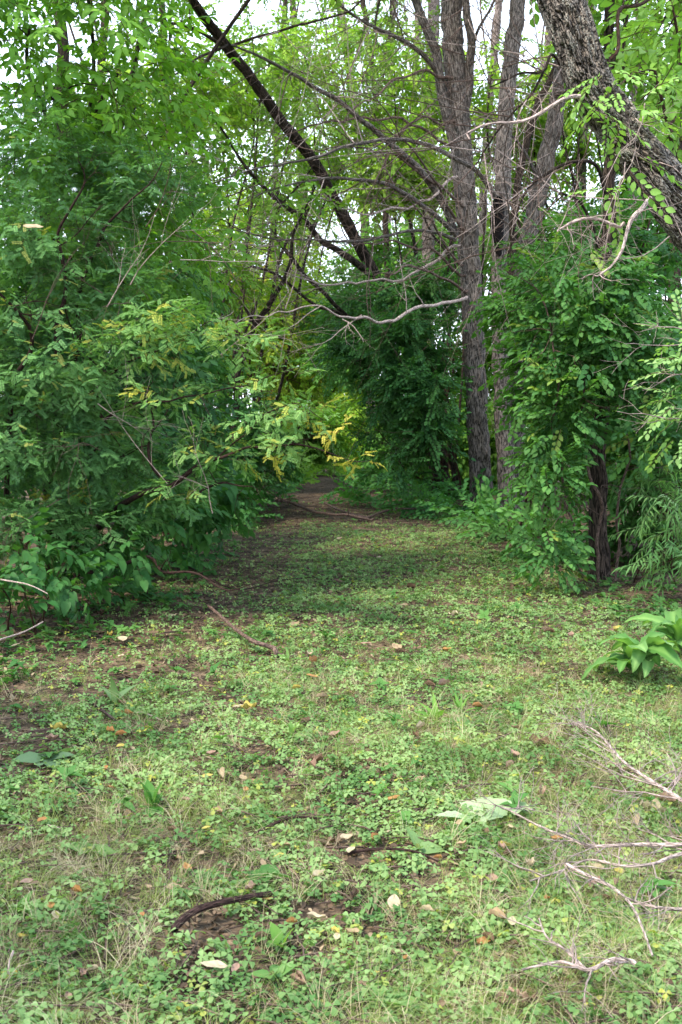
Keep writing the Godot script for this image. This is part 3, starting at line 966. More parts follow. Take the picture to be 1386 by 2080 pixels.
func right_side() -> void:
	# the vine-clad tree at the edge of the clearing
	var t := tree("vine_clad_tree", "dark trunk wrapped in glossy climbing vine at the clearing's edge", "", [[1217, 1183, 10.7, 78], [1216, 1100, 10.7, 64], [1214, 1000, 10.7, 58], [1220, 860, 10.7, 52], [1228, 700, 10.7, 47], [1234, 500, 10.7, 42], [1242, 300, 10.7, 38], [1243, 150, 10.7, 34], [1240, 0, 10.7, 31], [1232, -300, 10.7, 30], [1225, -600, 10.7, 12]], [
		[[1232, 420, 10.6, 12], [1213, 337, 10.3, 11], [1168, 330, 10.1, 10], [1118, 345, 10, 9], [1073, 376, 9.9, 8], [1053, 426, 9.9, 6], [1038, 525, 9.9, 4]],
		[[1242, 230, 10.6, 12], [1180, 200, 10.3, 9], [1128, 112, 10.1, 8], [1103, 145, 10, 8], [1053, 150, 9.9, 6], [993, 180, 9.8, 3]],
		[[1103, 145, 10, 8], [1080, 190, 10, 7], [1043, 225, 9.9, 6], [992, 300, 9.9, 5], [968, 332, 9.8, 3]],
		[[1228, 560, 10.6, 12], [1190, 420, 10.3, 8], [1150, 395, 10.1, 7], [1140, 394, 10, 6]],
	], "bark_dark", 0.01)
	var up := [blob(1300, 40, 11, 110, 90, 0.9), blob(1340, 180, 11, 90, 90, 0.8), blob(1250, -200, 11, 240, 170, 1.4), blob(1420, -20, 11, 120, 160, 1.2)]
	carry(t, at(1243, 150, 10.7), up, 0.025, "bark_dark")
	foliage(t, "crown", "vine", up, 420, 0.85, Color(0.14, 0.28, 0.04), Color(0.22, 0.4, 0.06), 0, -0.15)

	var vlo := Color(0.05, 0.15, 0.04)
	var vhi := Color(0.12, 0.28, 0.065)
	var vb := gnd(1205, 1190)
	t = thing("climbing_vine", "glossy leaved vine climbing the dark trunk at the clearing's edge", "vine", Vector3(vb.x, 0, vb.z))
	for s in [[[1222, 1190, 10.3, 7], [1225, 1110, 10.3, 7], [1214, 1000, 10.25, 7], [1195, 930, 10.2, 6], [1190, 800, 10.2, 6], [1215, 650, 10.3, 5], [1200, 560, 10.2, 3]], [[1190, 1190, 10.3, 6], [1150, 1000, 10.1, 5], [1130, 860, 10, 5], [1120, 700, 10, 4], [1100, 600, 10, 2]], [[1250, 1180, 10.4, 6], [1272, 950, 10.3, 5], [1280, 780, 10.2, 4], [1270, 640, 10.1, 2]]]:
		var m := MB.new()
		var lp := wobble(smooth(route(s), 7), 0.08)
		tube(m, lp, 7)
		for k in 10:
			var q: Vector4 = lp[rng.randi_range(6, lp.size() - 1)]
			grow(m, Vector3(q.x, q.y, q.z), rvec() + Vector3(0, -0.2, 0.5), rnd(0.3, 0.7), 0.005, 1, 0.3, [])
		put(m, "stem", M.stick, t)
	var vine := [blob(1190, 720, 10.0, 110, 110, 0.55), blob(1150, 830, 9.9, 60, 90, 0.45), blob(1240, 830, 10.0, 70, 70, 0.4), blob(1230, 600, 10.1, 120, 60, 0.6), blob(1115, 960, 9.9, 40, 60, 0.35), blob(1108, 1070, 9.9, 46, 50, 0.35), blob(1118, 1140, 9.9, 42, 40, 0.3), blob(1115, 680, 10.4, 50, 70, 0.5), blob(1285, 720, 10.1, 70, 110, 0.5), blob(1250, 650, 10.0, 80, 90, 0.5), blob(1300, 840, 10.1, 60, 90, 0.45), blob(1180, 560, 10.2, 120, 50, 0.6)]
	foliage(t, "foliage", "vine", vine, 1050, 0.6, vlo, vhi, 300, -0.12, 1.9, 0.12, Color(0.3, 0.4, 0.08), 0.04)

	# thicket behind the vine
	shrub("honeysuckle_shrub", "tall leafy thicket between the vine and the willow trunks", "", gnd(1090, 1090), [blob(1080, 600, 13, 70, 50, 0.7), blob(1140, 600, 13, 110, 80, 0.9), blob(1100, 760, 13, 50, 90, 0.6), blob(1130, 920, 13, 50, 90, 0.5), blob(1180, 520, 13.5, 110, 70, 0.9)], "small", 1050, 1.25, Color(0.07, 0.19, 0.04), Color(0.13, 0.3, 0.055), 0, -0.15, 0.02)
	shrub("honeysuckle_shrub", "dark thicket at the right edge behind the vine clad trunk", "", gnd(1360, 1150), [blob(1350, 640, 12.5, 120, 120, 1.1), blob(1340, 820, 12.5, 130, 120, 1.0), blob(1440, 900, 12, 130, 200, 1.2), blob(1300, 960, 12.2, 90, 80, 0.7), blob(1320, 480, 13, 110, 80, 1), blob(1310, 1060, 12.2, 100, 80, 0.8), blob(1400, 1100, 12, 100, 90, 0.8)], "vine", 1500, 0.8, Color(0.05, 0.15, 0.04), Color(0.11, 0.26, 0.055), 0, -0.22, 0.03)
	# lance-leaved shrub low at the edge
	shrub("willow_shrub", "low shrub of narrow drooping leaves beside the vine clad trunk", "", gnd(1320, 1190), [blob(1360, 1080, 9.6, 50, 70, 0.45), blob(1410, 1040, 9.6, 70, 90, 0.5), blob(1335, 1000, 9.9, 35, 60, 0.35), blob(1380, 1140, 9.4, 60, 30, 0.3)], "lance", 130, 0.6, Color(0.1, 0.24, 0.07), Color(0.19, 0.36, 0.12), 260, -0.3, 0.01, "twig", Color(0.25, 0.36, 0.2), 0.2, 0.3)
	# sunlit twiggy shrub at the very edge
	t = shrub("hawthorn_shrub", "pale sunlit twiggy shrub poking in at the right edge", "", Vector3(2.35, 0, -5.3), [blob(1395, 690, 5.4, 55, 55, 0.25), blob(1400, 860, 5.4, 40, 60, 0.2), blob(1440, 760, 5.5, 80, 120, 0.3)], "small", 75, 0.55, Color(0.17, 0.32, 0.09), Color(0.26, 0.42, 0.14), 200, -1.0, 0.012, "dead")
	for s in [[1390, 670, 5.35], [1386, 700, 5.35], [1392, 760, 5.35], [1380, 850, 5.35]]:
		var m := MB.new()
		grow(m, at(s[0], s[1], s[2]), Vector3(-1, rnd(-0.3, 0.2), 0.1), rnd(0.2, 0.36), 0.0035, 2, 0.25, [])
		put(m, "twig", M.dead, t)
	# leaves that hang into the upper right corner
	shrub("mulberry_tree", "sunlit leafy sprays hanging into the upper corner before the leaning trunk", "", Vector3(3.6, 0, -7.6), [blob(1330, 170, 7.2, 70, 60, 0.4), blob(1370, 60, 7.3, 60, 60, 0.4), blob(1390, 260, 7.2, 50, 50, 0.35), blob(1360, 20, 7.6, 90, 50, 0.5)], "vine", 75, 0.7, Color(0.18, 0.36, 0.06), Color(0.3, 0.48, 0.1), 240, -1.0, 0.03, "twig")
	# shaded small-leaved bushes over the far right of the trail
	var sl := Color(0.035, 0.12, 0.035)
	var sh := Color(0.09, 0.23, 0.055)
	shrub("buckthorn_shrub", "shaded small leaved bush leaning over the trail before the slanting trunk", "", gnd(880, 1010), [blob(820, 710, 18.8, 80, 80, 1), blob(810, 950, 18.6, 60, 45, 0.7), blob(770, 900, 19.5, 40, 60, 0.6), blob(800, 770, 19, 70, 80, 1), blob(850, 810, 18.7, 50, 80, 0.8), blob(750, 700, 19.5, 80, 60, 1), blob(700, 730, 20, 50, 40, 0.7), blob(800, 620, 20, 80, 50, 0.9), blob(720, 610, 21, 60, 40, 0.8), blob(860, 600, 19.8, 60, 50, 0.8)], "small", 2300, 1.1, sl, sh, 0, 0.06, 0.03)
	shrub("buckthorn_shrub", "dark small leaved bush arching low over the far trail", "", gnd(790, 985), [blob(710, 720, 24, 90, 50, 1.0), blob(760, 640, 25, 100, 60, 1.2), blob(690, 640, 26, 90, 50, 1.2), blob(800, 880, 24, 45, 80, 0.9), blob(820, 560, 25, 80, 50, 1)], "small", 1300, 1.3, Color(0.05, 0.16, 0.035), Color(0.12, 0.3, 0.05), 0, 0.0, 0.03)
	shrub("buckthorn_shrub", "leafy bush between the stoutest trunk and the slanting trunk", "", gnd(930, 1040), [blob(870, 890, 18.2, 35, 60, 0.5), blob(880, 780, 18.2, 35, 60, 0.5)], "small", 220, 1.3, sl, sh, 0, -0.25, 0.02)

func far_wood() -> void:
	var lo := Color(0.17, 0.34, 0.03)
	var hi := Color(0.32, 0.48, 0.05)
	# trunks one can tell apart behind, each with its own crown: px, width px, metres, lean px, tone, words
	for a in [
		[735, 24, 36, -45, "bark_pale", "pale slender trunk standing alone in the gap of white sky"],
		[872, 34, 28, 10, "bark_pale", "pale straight trunk just left of the fork of the stoutest tree"],
		[778, 20, 27, -40, "bark_dark", "thin dark trunk behind the crossing bare branches"],
		[835, 18, 33, 16, "bark_pale", "very thin pale trunk between the slanting tree and the stoutest tree"],
		[985, 22, 31, 30, "bark_pale", "pale trunk seen between the forked tree and the hollow tree"],
		[1098, 26, 30, 24, "bark_pale", "pale leaning trunk behind the knotted one"],
		[1180, 30, 26, 20, "bark", "grey trunk half hidden behind the rugged leaning tree"],
		[1290, 34, 22, 14, "bark_pale", "pinkish grey trunk behind the vine clad tree's top"],
		[1372, 44, 18, 6, "bark_dark", "dark trunk at the right edge beyond the sunlit sprays"],
		[610, 18, 36, -14, "bark", "slender trunk deep in the sunlit wood beyond the bend"],
		[560, 20, 32, 20, "bark_dark", "dark slender trunk beyond the sunlit thicket"],
		[340, 26, 24, -10, "bark_dark", "trunk hidden deep behind the box elder's leaves"],
		[200, 30, 22, 14, "bark_dark", "trunk deep in the shade behind the locust"],
		[790, 16, 42, 8, "bark_pale", "farthest thin trunk above the end of the trail"],
	]:
		var px: float = a[0]
		var d: float = a[2]
		var lean: float = a[3]
		var w: float = a[1]
		var horizon := 870.0 + 1.5 / d * FOCAL
		var t := tree("background_tree", a[5], "", [[px - lean * 0.5, horizon, d, w * 1.3], [px - lean * 0.3, 700, d, w], [px, 350, d, w * 0.95], [px + lean, 0, d, w * 0.85], [px + lean * 2.2, -350, d, w * 0.5], [px + lean * 2.6, -520, d, w * 0.2]], [], a[4], 0.008)
		var top := at(px + lean, -20, d)
		var crown := [blob(px + lean * 1.6 + rnd(-40, 40), -250, d, 80, 70, 1.3), blob(px + rnd(-90, 90), -60, d + 1, 60, 45, 1.0), blob(px + rnd(-70, 70), 220 + rnd(-60, 120), d, 55, 40, 0.9)]
		carry(t, at(px + lean * 0.5, 250, d), crown, 0.035, a[4], 3)
		foliage(t, "crown", "broad", crown, 240, 1.0, lo, hi, 0, 0.0)
	# understory that closes the view: px, py, metres, half width, half height, count, words
	for a in [
		[655, 790, 46, 100, 110, 1500, "bright bush where the trail ends in the wood", 1],
		[740, 830, 40, 70, 90, 900, "leafy bush at the far right end of the trail", 0],
		[590, 880, 34, 60, 60, 700, "low bush at the far left end of the trail", 0],
		[600, 590, 36, 130, 110, 1100, "tall sunlit growth above the far trail", 1],
		[500, 400, 34, 130, 80, 550, "high sunlit crown beyond the box elder", 1],
		[740, 330, 36, 130, 90, 520, "high lacy crown behind the crossing branches", 1],
		[820, 500, 30, 100, 80, 800, "mid green crown behind the slanting trunk", 0],
		[960, 430, 34, 100, 90, 500, "pale crown seen between the upright trunks", 1],
		[1120, 480, 27, 120, 70, 700, "low crown behind the knotted trunk", 0],
		[1280, 450, 24, 110, 80, 700, "bushy growth behind the vine clad tree", 0],
		[1380, 300, 24, 110, 120, 900, "bushy growth at the edge under the leaning trunk", 0],
		[1000, 700, 27, 130, 130, 1200, "shaded bush behind the willow clump", 0],
		[1180, 760, 22, 130, 160, 1200, "shaded bush deep behind the vine", 0],
		[1380, 780, 18, 130, 160, 900, "shaded bush deep at the right edge", 0],
		[330, 580, 24, 130, 120, 450, "green growth deep behind the box elder", 0],
		[120, 700, 17, 180, 200, 1200, "dark growth deep behind the locust", 0],
		[350, 850, 20, 120, 130, 900, "dark growth behind the blue green shrub", 0],
		[400, 190, 27, 110, 100, 220, "bright crown under the open sky at the top", 1],
		[560, 130, 23, 110, 90, 300, "lacy crown behind the slanting trunk's top", 1],
		[640, 300, 24, 100, 80, 260, "lacy crown between the slanting trunk and the crossing branches", 1],
		[800, 160, 24, 100, 100, 330, "lacy crown left of the forked tree", 1],
		[840, 330, 23, 90, 70, 420, "lacy leaves before the pale trunks", 1],
		[1000, 180, 25, 110, 110, 330, "lacy crown right of the forked tree", 1],
		[1110, 280, 26, 90, 90, 380, "lacy crown about the knotted trunk", 1],
		[1200, 100, 24, 90, 100, 380, "lacy crown behind the leaning trunk's top", 1],
		[700, 60, 30, 120, 70, 300, "thin far crown at the top of the gap of sky", 1],
		[330, 130, 18, 120, 110, 260, "lacy crown left of the slanting trunk's top", 1],
		[700, 850, 36, 60, 60, 500, "bush closing the far end of the trail", 1],
		[935, 880, 25, 70, 110, 900, "shaded bush behind the stoutest trunk's foot", 0],
		[500, 700, 31, 90, 80, 600, "bush filling the gap beyond the thin leaning tree", 1],
		[610, 870, 34, 55, 55, 500, "bush narrowing the far trail on the left", 0],
		[640, 720, 30, 90, 70, 550, "leaves hanging over the far end of the trail", 1],
		[100, 320, 20, 220, 170, 380, "green crown behind the box elder's top", 0],
		[-1500, 500, 7, 650, 1000, 1300, "tall growth out to the left of the clearing", 0],
		[-2000, -300, 3.4, 500, 1500, 420, "tall growth just left of the clearing's near edge", 0],
		[560, 640, 29, 100, 90, 650, "sunlit bush filling the middle distance beyond the far bend", 1],
		[-8800, -4300, 1.0, 2000, 5600, 600, "tall growth to the left of where one stands", 0],
		[1800, 700, 15, 340, 420, 1400, "tall growth out to the right of the clearing", 0],
	]:
		var d: float = a[2]
		var p := at(a[0], a[1], d)
		var w: float = a[3]
		var h: float = a[4]
		var tall: bool = p.y - h * d / FOCAL > 2.5
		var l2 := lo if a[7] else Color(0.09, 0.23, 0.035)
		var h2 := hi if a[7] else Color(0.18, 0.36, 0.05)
		shrub("sapling_tree" if tall else "thicket_shrub", a[6], "", Vector3(p.x if absf(p.x) > 2.2 else 2.4 * (1.0 if p.x > 0.4 else -1.0), 0, p.z), [blob(a[0], a[1], d, w, h, w * d / FOCAL * 0.8), blob(a[0] - w * 0.6, a[1] + h * 0.6, d, w * 0.7, h * 0.7, w * d / FOCAL * 0.7), blob(a[0] + w * 0.7, a[1] + h * 0.4, d + 0.5, w * 0.7, h * 0.7, w * d / FOCAL * 0.7)], "broad", a[5], 1.0 + d * 0.008, l2, h2, 0, -0.12, 0.04 if tall else 0.03, "bark_dark" if tall else "twig")

# ------------------------------------------------------------------ the floor

func plant_meshes() -> void:
	# a clover: three leaflets on a stalk
	for k in 3:
		var m := MB.new()
		tube(m, [v4(Vector3.ZERO, 0.0012), v4(Vector3(0.006, 0.022, 0), 0.001), v4(Vector3(0.01, 0.042, 0), 0.0008)], 3, Color(0.8, 0.8, 0.6))
		for j in 3:
			var b := Basis(Vector3.UP, TAU * j / 3 + rnd(-0.2, 0.2)) * Basis(Vector3.BACK, rnd(-0.25, 0.2)) * Basis(Vector3.RIGHT, rnd(-0.2, 0.2))
			var g := rnd(0.88, 1.15)
			leaf(m, Transform3D(b, Vector3(0.01, 0.042, 0)), 0.024, 0.021, 0.25, rnd(0.0, 0.3), 1, Color(g, g, g))
		M["clover_mesh_%d" % k] = mesh_of(m)
	# a tuft of grass that bends over
	for k in 4:
		var m := MB.new()
		var lean := rnd(0, TAU)
		for j in 9:
			var a := lean + rnd(-1.0, 1.0) if j < 6 else rnd(0, TAU)
			var out := Vector3(cos(a), 0, sin(a))
			var L := rnd(0.1, 0.26)
			var p := Vector3(rnd(-0.02, 0.02), 0, rnd(-0.02, 0.02))
			var el := rnd(0.35, 1.1)
			var w := rnd(0.0006, 0.0012)
			var side := out.cross(Vector3.UP)
			var base := m.v.size()
			var g := rnd(0.75, 1.3)
			var segs := 5
			var bend := rnd(0.18, 0.5)
			for s in segs + 1:
				var ww := w * (1.0 - 0.85 * s / segs)
				var nn := (Vector3.UP * cos(el) - out * sin(el)).normalized()
				for e in [-1.0, 1.0]:
					m.v.append(p + side * ww * e)
					m.n.append(nn)
					m.c.append(Color(g * 1.05, g, g))
					m.uv.append(Vector2.ZERO)
				p += (out * cos(el) + Vector3.UP * sin(el)) * L / segs
				if p.y < 0.006:
					p.y = 0.006
				el -= bend
			for s in segs:
				var q := base + s * 2
				m.i.append_array([q, q + 2, q + 1, q + 1, q + 2, q + 3])
		M["grass_mesh_%d" % k] = mesh_of(m)
	# a seedling: four to six oval leaves about a short stem
	for k in 3:
		var m := MB.new()
		var hgt := rnd(0.05, 0.11)
		tube(m, [v4(Vector3.ZERO, 0.002), v4(Vector3(0.004, hgt, 0), 0.0015)], 4, Color(0.8, 0.6, 0.6))
		var count := 4 + k
		for j in count:
			var b := Basis(Vector3.UP, TAU * j / count * 1.3 + rnd(-0.4, 0.4)) * Basis(Vector3.BACK, rnd(-0.35, 0.4)) * Basis(Vector3.RIGHT, rnd(-0.3, 0.3))
			var g := rnd(0.85, 1.15)
			leaf(m, Transform3D(b, Vector3(0.004, hgt * rnd(0.6, 1.0), 0)), rnd(0.05, 0.075), rnd(0.03, 0.042), 0.25, rnd(0.1, 0.4), 3, Color(g, g, g))
		M["seedling_mesh_%d" % k] = mesh_of(m)
	# dry leaf bits
	for k in 3:
		var m := MB.new()
		leaf(m, Transform3D(Basis(Vector3.RIGHT, rnd(-0.3, 0.3)), Vector3(-0.025, 0.006, 0)), 0.05, [0.03, 0.02, 0.012][k], rnd(0.2, 0.7), rnd(-0.3, 0.4), 0, Color.WHITE)
		M["litter_mesh_%d" % k] = mesh_of(m)
	var sm := MB.new()
	tube(sm, [v4(Vector3(-0.07, 0.006, 0), 0.0026), v4(Vector3(0, 0.012, 0.006), 0.0022), v4(Vector3(0.08, 0.006, -0.004), 0.0013)], 4)
	M["twig_bit"] = mesh_of(sm)

func meadow(p: Vector3) -> bool:
	var e := trail_edge(p.z)
	var d := -p.z
	return p.x > e.x + 0.9 * smoothstep(4.5, 8.0, d) + rnd(-0.4, 0.3) and p.x < e.y + rnd(-0.3, 0.4)

func trail_edge(z: float) -> Vector2:
	var d := -z
	var l := lerpf(-3.2, -1.75, smoothstep(3, 9, d))
	var r := lerpf(3.6, 2.1, smoothstep(5, 11, d))
	var pinch := smoothstep(16, 38, d)
	return Vector2(lerpf(l, -1.0, pinch), lerpf(r, 1.0, pinch))

func sow(called: String, label: String, key: String, variants: int, count: int, near: float, far: float, power: float, size: Vector2, lo: Color, hi: Color, mat: String, accept: Callable, hint := Color.BLACK, share := 0.0, flat := 0.25) -> void:
	var where := []
	var tint := []
	for k in variants:
		where.append([])
		tint.append(PackedColorArray())
	for k in count * 3:
		var d := near * pow(far / near, pow(rng.randf(), power))
		var x := rnd(-1, 1) * (0.36 * d + 0.5)
		var p := Vector3(x, 0, -d)
		if not accept.call(p):
			continue
		p.y = rise(p.x, p.z) - 0.002 + (0.025 * rng.randf() * rng.randf() if key == "litter" else 0.0)
		var v := rng.randi() % variants
		var b := Basis(Vector3(rnd(-flat, flat), 1, rnd(-flat, flat)).normalized(), rnd(0, TAU))
		b = b * Basis(Vector3.RIGHT, rnd(-flat, flat))
		var tall := rnd(0.6, 1.5)
		where[v].append(Transform3D(b.scaled(Vector3(1, tall, 1) * rnd(size.x, size.y)), p))
		var col := lo.lerp(hi, clampf(0.5 + clump.get_noise_2d(p.x * 2.0, p.z * 2.0 + 7.0) + rnd(-0.4, 0.4), 0, 1))
		if rng.randf() < share:
			col = col.lerp(hint, rnd(0.4, 1.0))
		tint[v].append(col)
		if where[v].size() * variants > count:
			break
	var o := Node3D.new()
	o.name = numbered(called)
	o.set_meta("kind", "stuff")
	o.set_meta("label", label)
	add_child(o)
	for v in variants:
		scatter(called + "_patch", M["%s_mesh_%d" % [key, v]], M[mat], where[v], tint[v], o)

func trail_floor() -> void:
	var on_trail := func(p: Vector3) -> bool:
		var e := trail_edge(p.z)
		return p.x > e.x + rnd(-0.5, 0.3) and p.x < e.y + rnd(-0.3, 0.6)
	var clover_spot := func(p: Vector3) -> bool:
		if not on_trail.call(p):
			return false
		var d := -p.z
		if p.x < trail_edge(p.z).x + 1.15 and d > 4.6 and rng.randf() < 0.7:
			return false
		if d > 17.0 and absf(p.x + 0.1) < 1.5 and rng.randf() < 0.8:
			return false
		var n := 0.45 * clump.get_noise_2d(p.x * 1.3, p.z * 1.3) + 0.55 * clump.get_noise_2d(p.x * 4.5, p.z * 4.5)
		return n > -0.06 + rnd(-0.33, 0.33) - 0.12 * smoothstep(6.5, 9.0, d) + 0.26 * smoothstep(0.4, -0.8, p.x) * smoothstep(5.5, 3.2, d)
	sow("clover", "low clover and small herbs covering the trail", "clover", 3, 52000, 2.3, 22.0, 0.68, Vector2(0.45, 0.95), Color(0.1, 0.21, 0.06), Color(0.28, 0.41, 0.15), "leaf", clover_spot, Color(0.42, 0.42, 0.08), 0.05, 0.42)
	var grass_spot := func(p: Vector3) -> bool:
		if not meadow(p):
			return false
		var d := -p.z
		if rng.randf() < 0.92 * smoothstep(6.2, 8.5, d):
			return false
		var n := 0.5 * clump.get_noise_2d(p.x * 0.9 + 20.0, p.z * 0.9) + 0.4 * clump.get_noise_2d(p.x * 3.0 + 20.0, p.z * 3.0) + 0.2 * clampf(p.x, -1.5, 1.5)
		return n > -0.08 + rnd(-0.3, 0.3)
	sow("grass", "fine bent grass in patches on the trail", "grass", 4, 8500, 2.3, 16.0, 0.75, Vector2(0.45, 1.0), Color(0.15, 0.23, 0.055), Color(0.31, 0.38, 0.11), "leaf", grass_spot)
	sow("dry_grass", "straw coloured dry grass among the clover", "grass", 4, 4200, 2.3, 13.0, 0.8, Vector2(0.5, 1.0), Color(0.3, 0.25, 0.15), Color(0.46, 0.4, 0.25), "dry", grass_spot)
	var litter_spot := func(p: Vector3) -> bool:
		var e := trail_edge(p.z)
		return p.x > e.x - 1.6 and p.x < e.y + 1.2
	sow("leaf_litter", "brown dead leaf bits over the soil", "litter", 3, 38000, 2.3, 32.0, 0.75, Vector2(0.25, 0.95), Color(0.055, 0.037, 0.025), Color(0.185, 0.125, 0.08), "dry", litter_spot, Color(0.36, 0.27, 0.17), 0.1, 0.5)
	var seed_spot := func(p: Vector3) -> bool:
		var d := -p.z
		var e := trail_edge(p.z)
		if p.x < e.x - 1.2 or p.x > e.y + 1.0:
			return false
		var edge := minf(p.x - e.x, e.y - p.x)
		return rng.randf() < (0.9 if edge < 0.5 else 0.04) and clump.get_noise_2d(p.x * 1.6 + 60.0, p.z * 1.6) > -0.2
	sow("seedlings", "small broad leaved seedlings along the trail edges", "seedling", 3, 3000, 3.0, 20.0, 0.7, Vector2(0.45, 1.1), Color(0.055, 0.16, 0.04), Color(0.12, 0.26, 0.06), "leaf", seed_spot)
	var where := []
	var tint := PackedColorArray()
	for k in 2600:
		var d := 2.3 * pow(9.0, rng.randf())
		var x := rnd(-1, 1) * (0.36 * d + 0.5)
		where.append(Transform3D(Basis(Vector3.UP, rnd(0, TAU)).scaled(Vector3.ONE * rnd(0.5, 1.6)), Vector3(x, rise(x, -d) + rnd(0.003, 0.02), -d)))
		tint.append(Color.WHITE)
	scatter("twig_litter", M.twig_bit, M.stick, where, tint, self).set_meta("label", "small broken twigs strewn over the trail")

func herb_layer() -> void:
	plant_meshes()
	# knee-high herbs under the trees, too many to count
	for a in [["undergrowth", "knee high shaded herbs along the right of the far trail", [[800, 985, 22, 130, 40, 1.6], [890, 1000, 19, 110, 40, 1.2], [950, 1010, 17.5, 80, 40, 0.8], [780, 940, 28, 70, 35, 2]], 420, Color(0.05, 0.17, 0.045), Color(0.1, 0.27, 0.06)], ["undergrowth", "low green growth closing the far end of the trail", [[690, 905, 36, 90, 40, 2.5], [590, 915, 31, 60, 40, 2], [770, 915, 31, 70, 40, 2], [660, 905, 44, 120, 50, 3], [560, 925, 27, 50, 40, 1.5]], 700, Color(0.14, 0.3, 0.04), Color(0.25, 0.42, 0.06)], ["undergrowth", "knee high herbs along the left of the far trail", [[500, 985, 21, 90, 40, 1.4], [540, 955, 27, 60, 35, 1.8], [460, 1020, 17, 80, 40, 1]], 260, Color(0.05, 0.16, 0.045), Color(0.1, 0.25, 0.06)], ["undergrowth", "herbs at the foot of the willow clump and the vine", [[1040, 1050, 15, 90, 30, 1], [1000, 1050, 16.5, 60, 25, 0.6], [1110, 1100, 12.5, 60, 25, 0.6]], 150, Color(0.07, 0.2, 0.05), Color(0.14, 0.32, 0.07)], ["undergrowth", "dim herbs under the locust and saplings", [[120, 1200, 9.5, 200, 40, 1.4], [330, 1130, 12, 120, 35, 1.2]], 160, Color(0.045, 0.15, 0.045), Color(0.08, 0.22, 0.055)]]:
		var o := Node3D.new()
		o.name = numbered(a[0])
		o.set_meta("kind", "stuff")
		o.set_meta("label", a[1])
		add_child(o)
		var blobs := []
		for b in a[2]:
			var bl := blob(b[0], b[1], b[2], b[3], b[4], b[5])
			var c: Vector3 = bl[0]
			c.y = 0.15
			bl[0] = c
			blobs.append(bl)
		foliage(o, "herb_patch", "vine", blobs, a[3], 0.9, a[4], a[5], 0, -0.6, 1.3, 0.0)

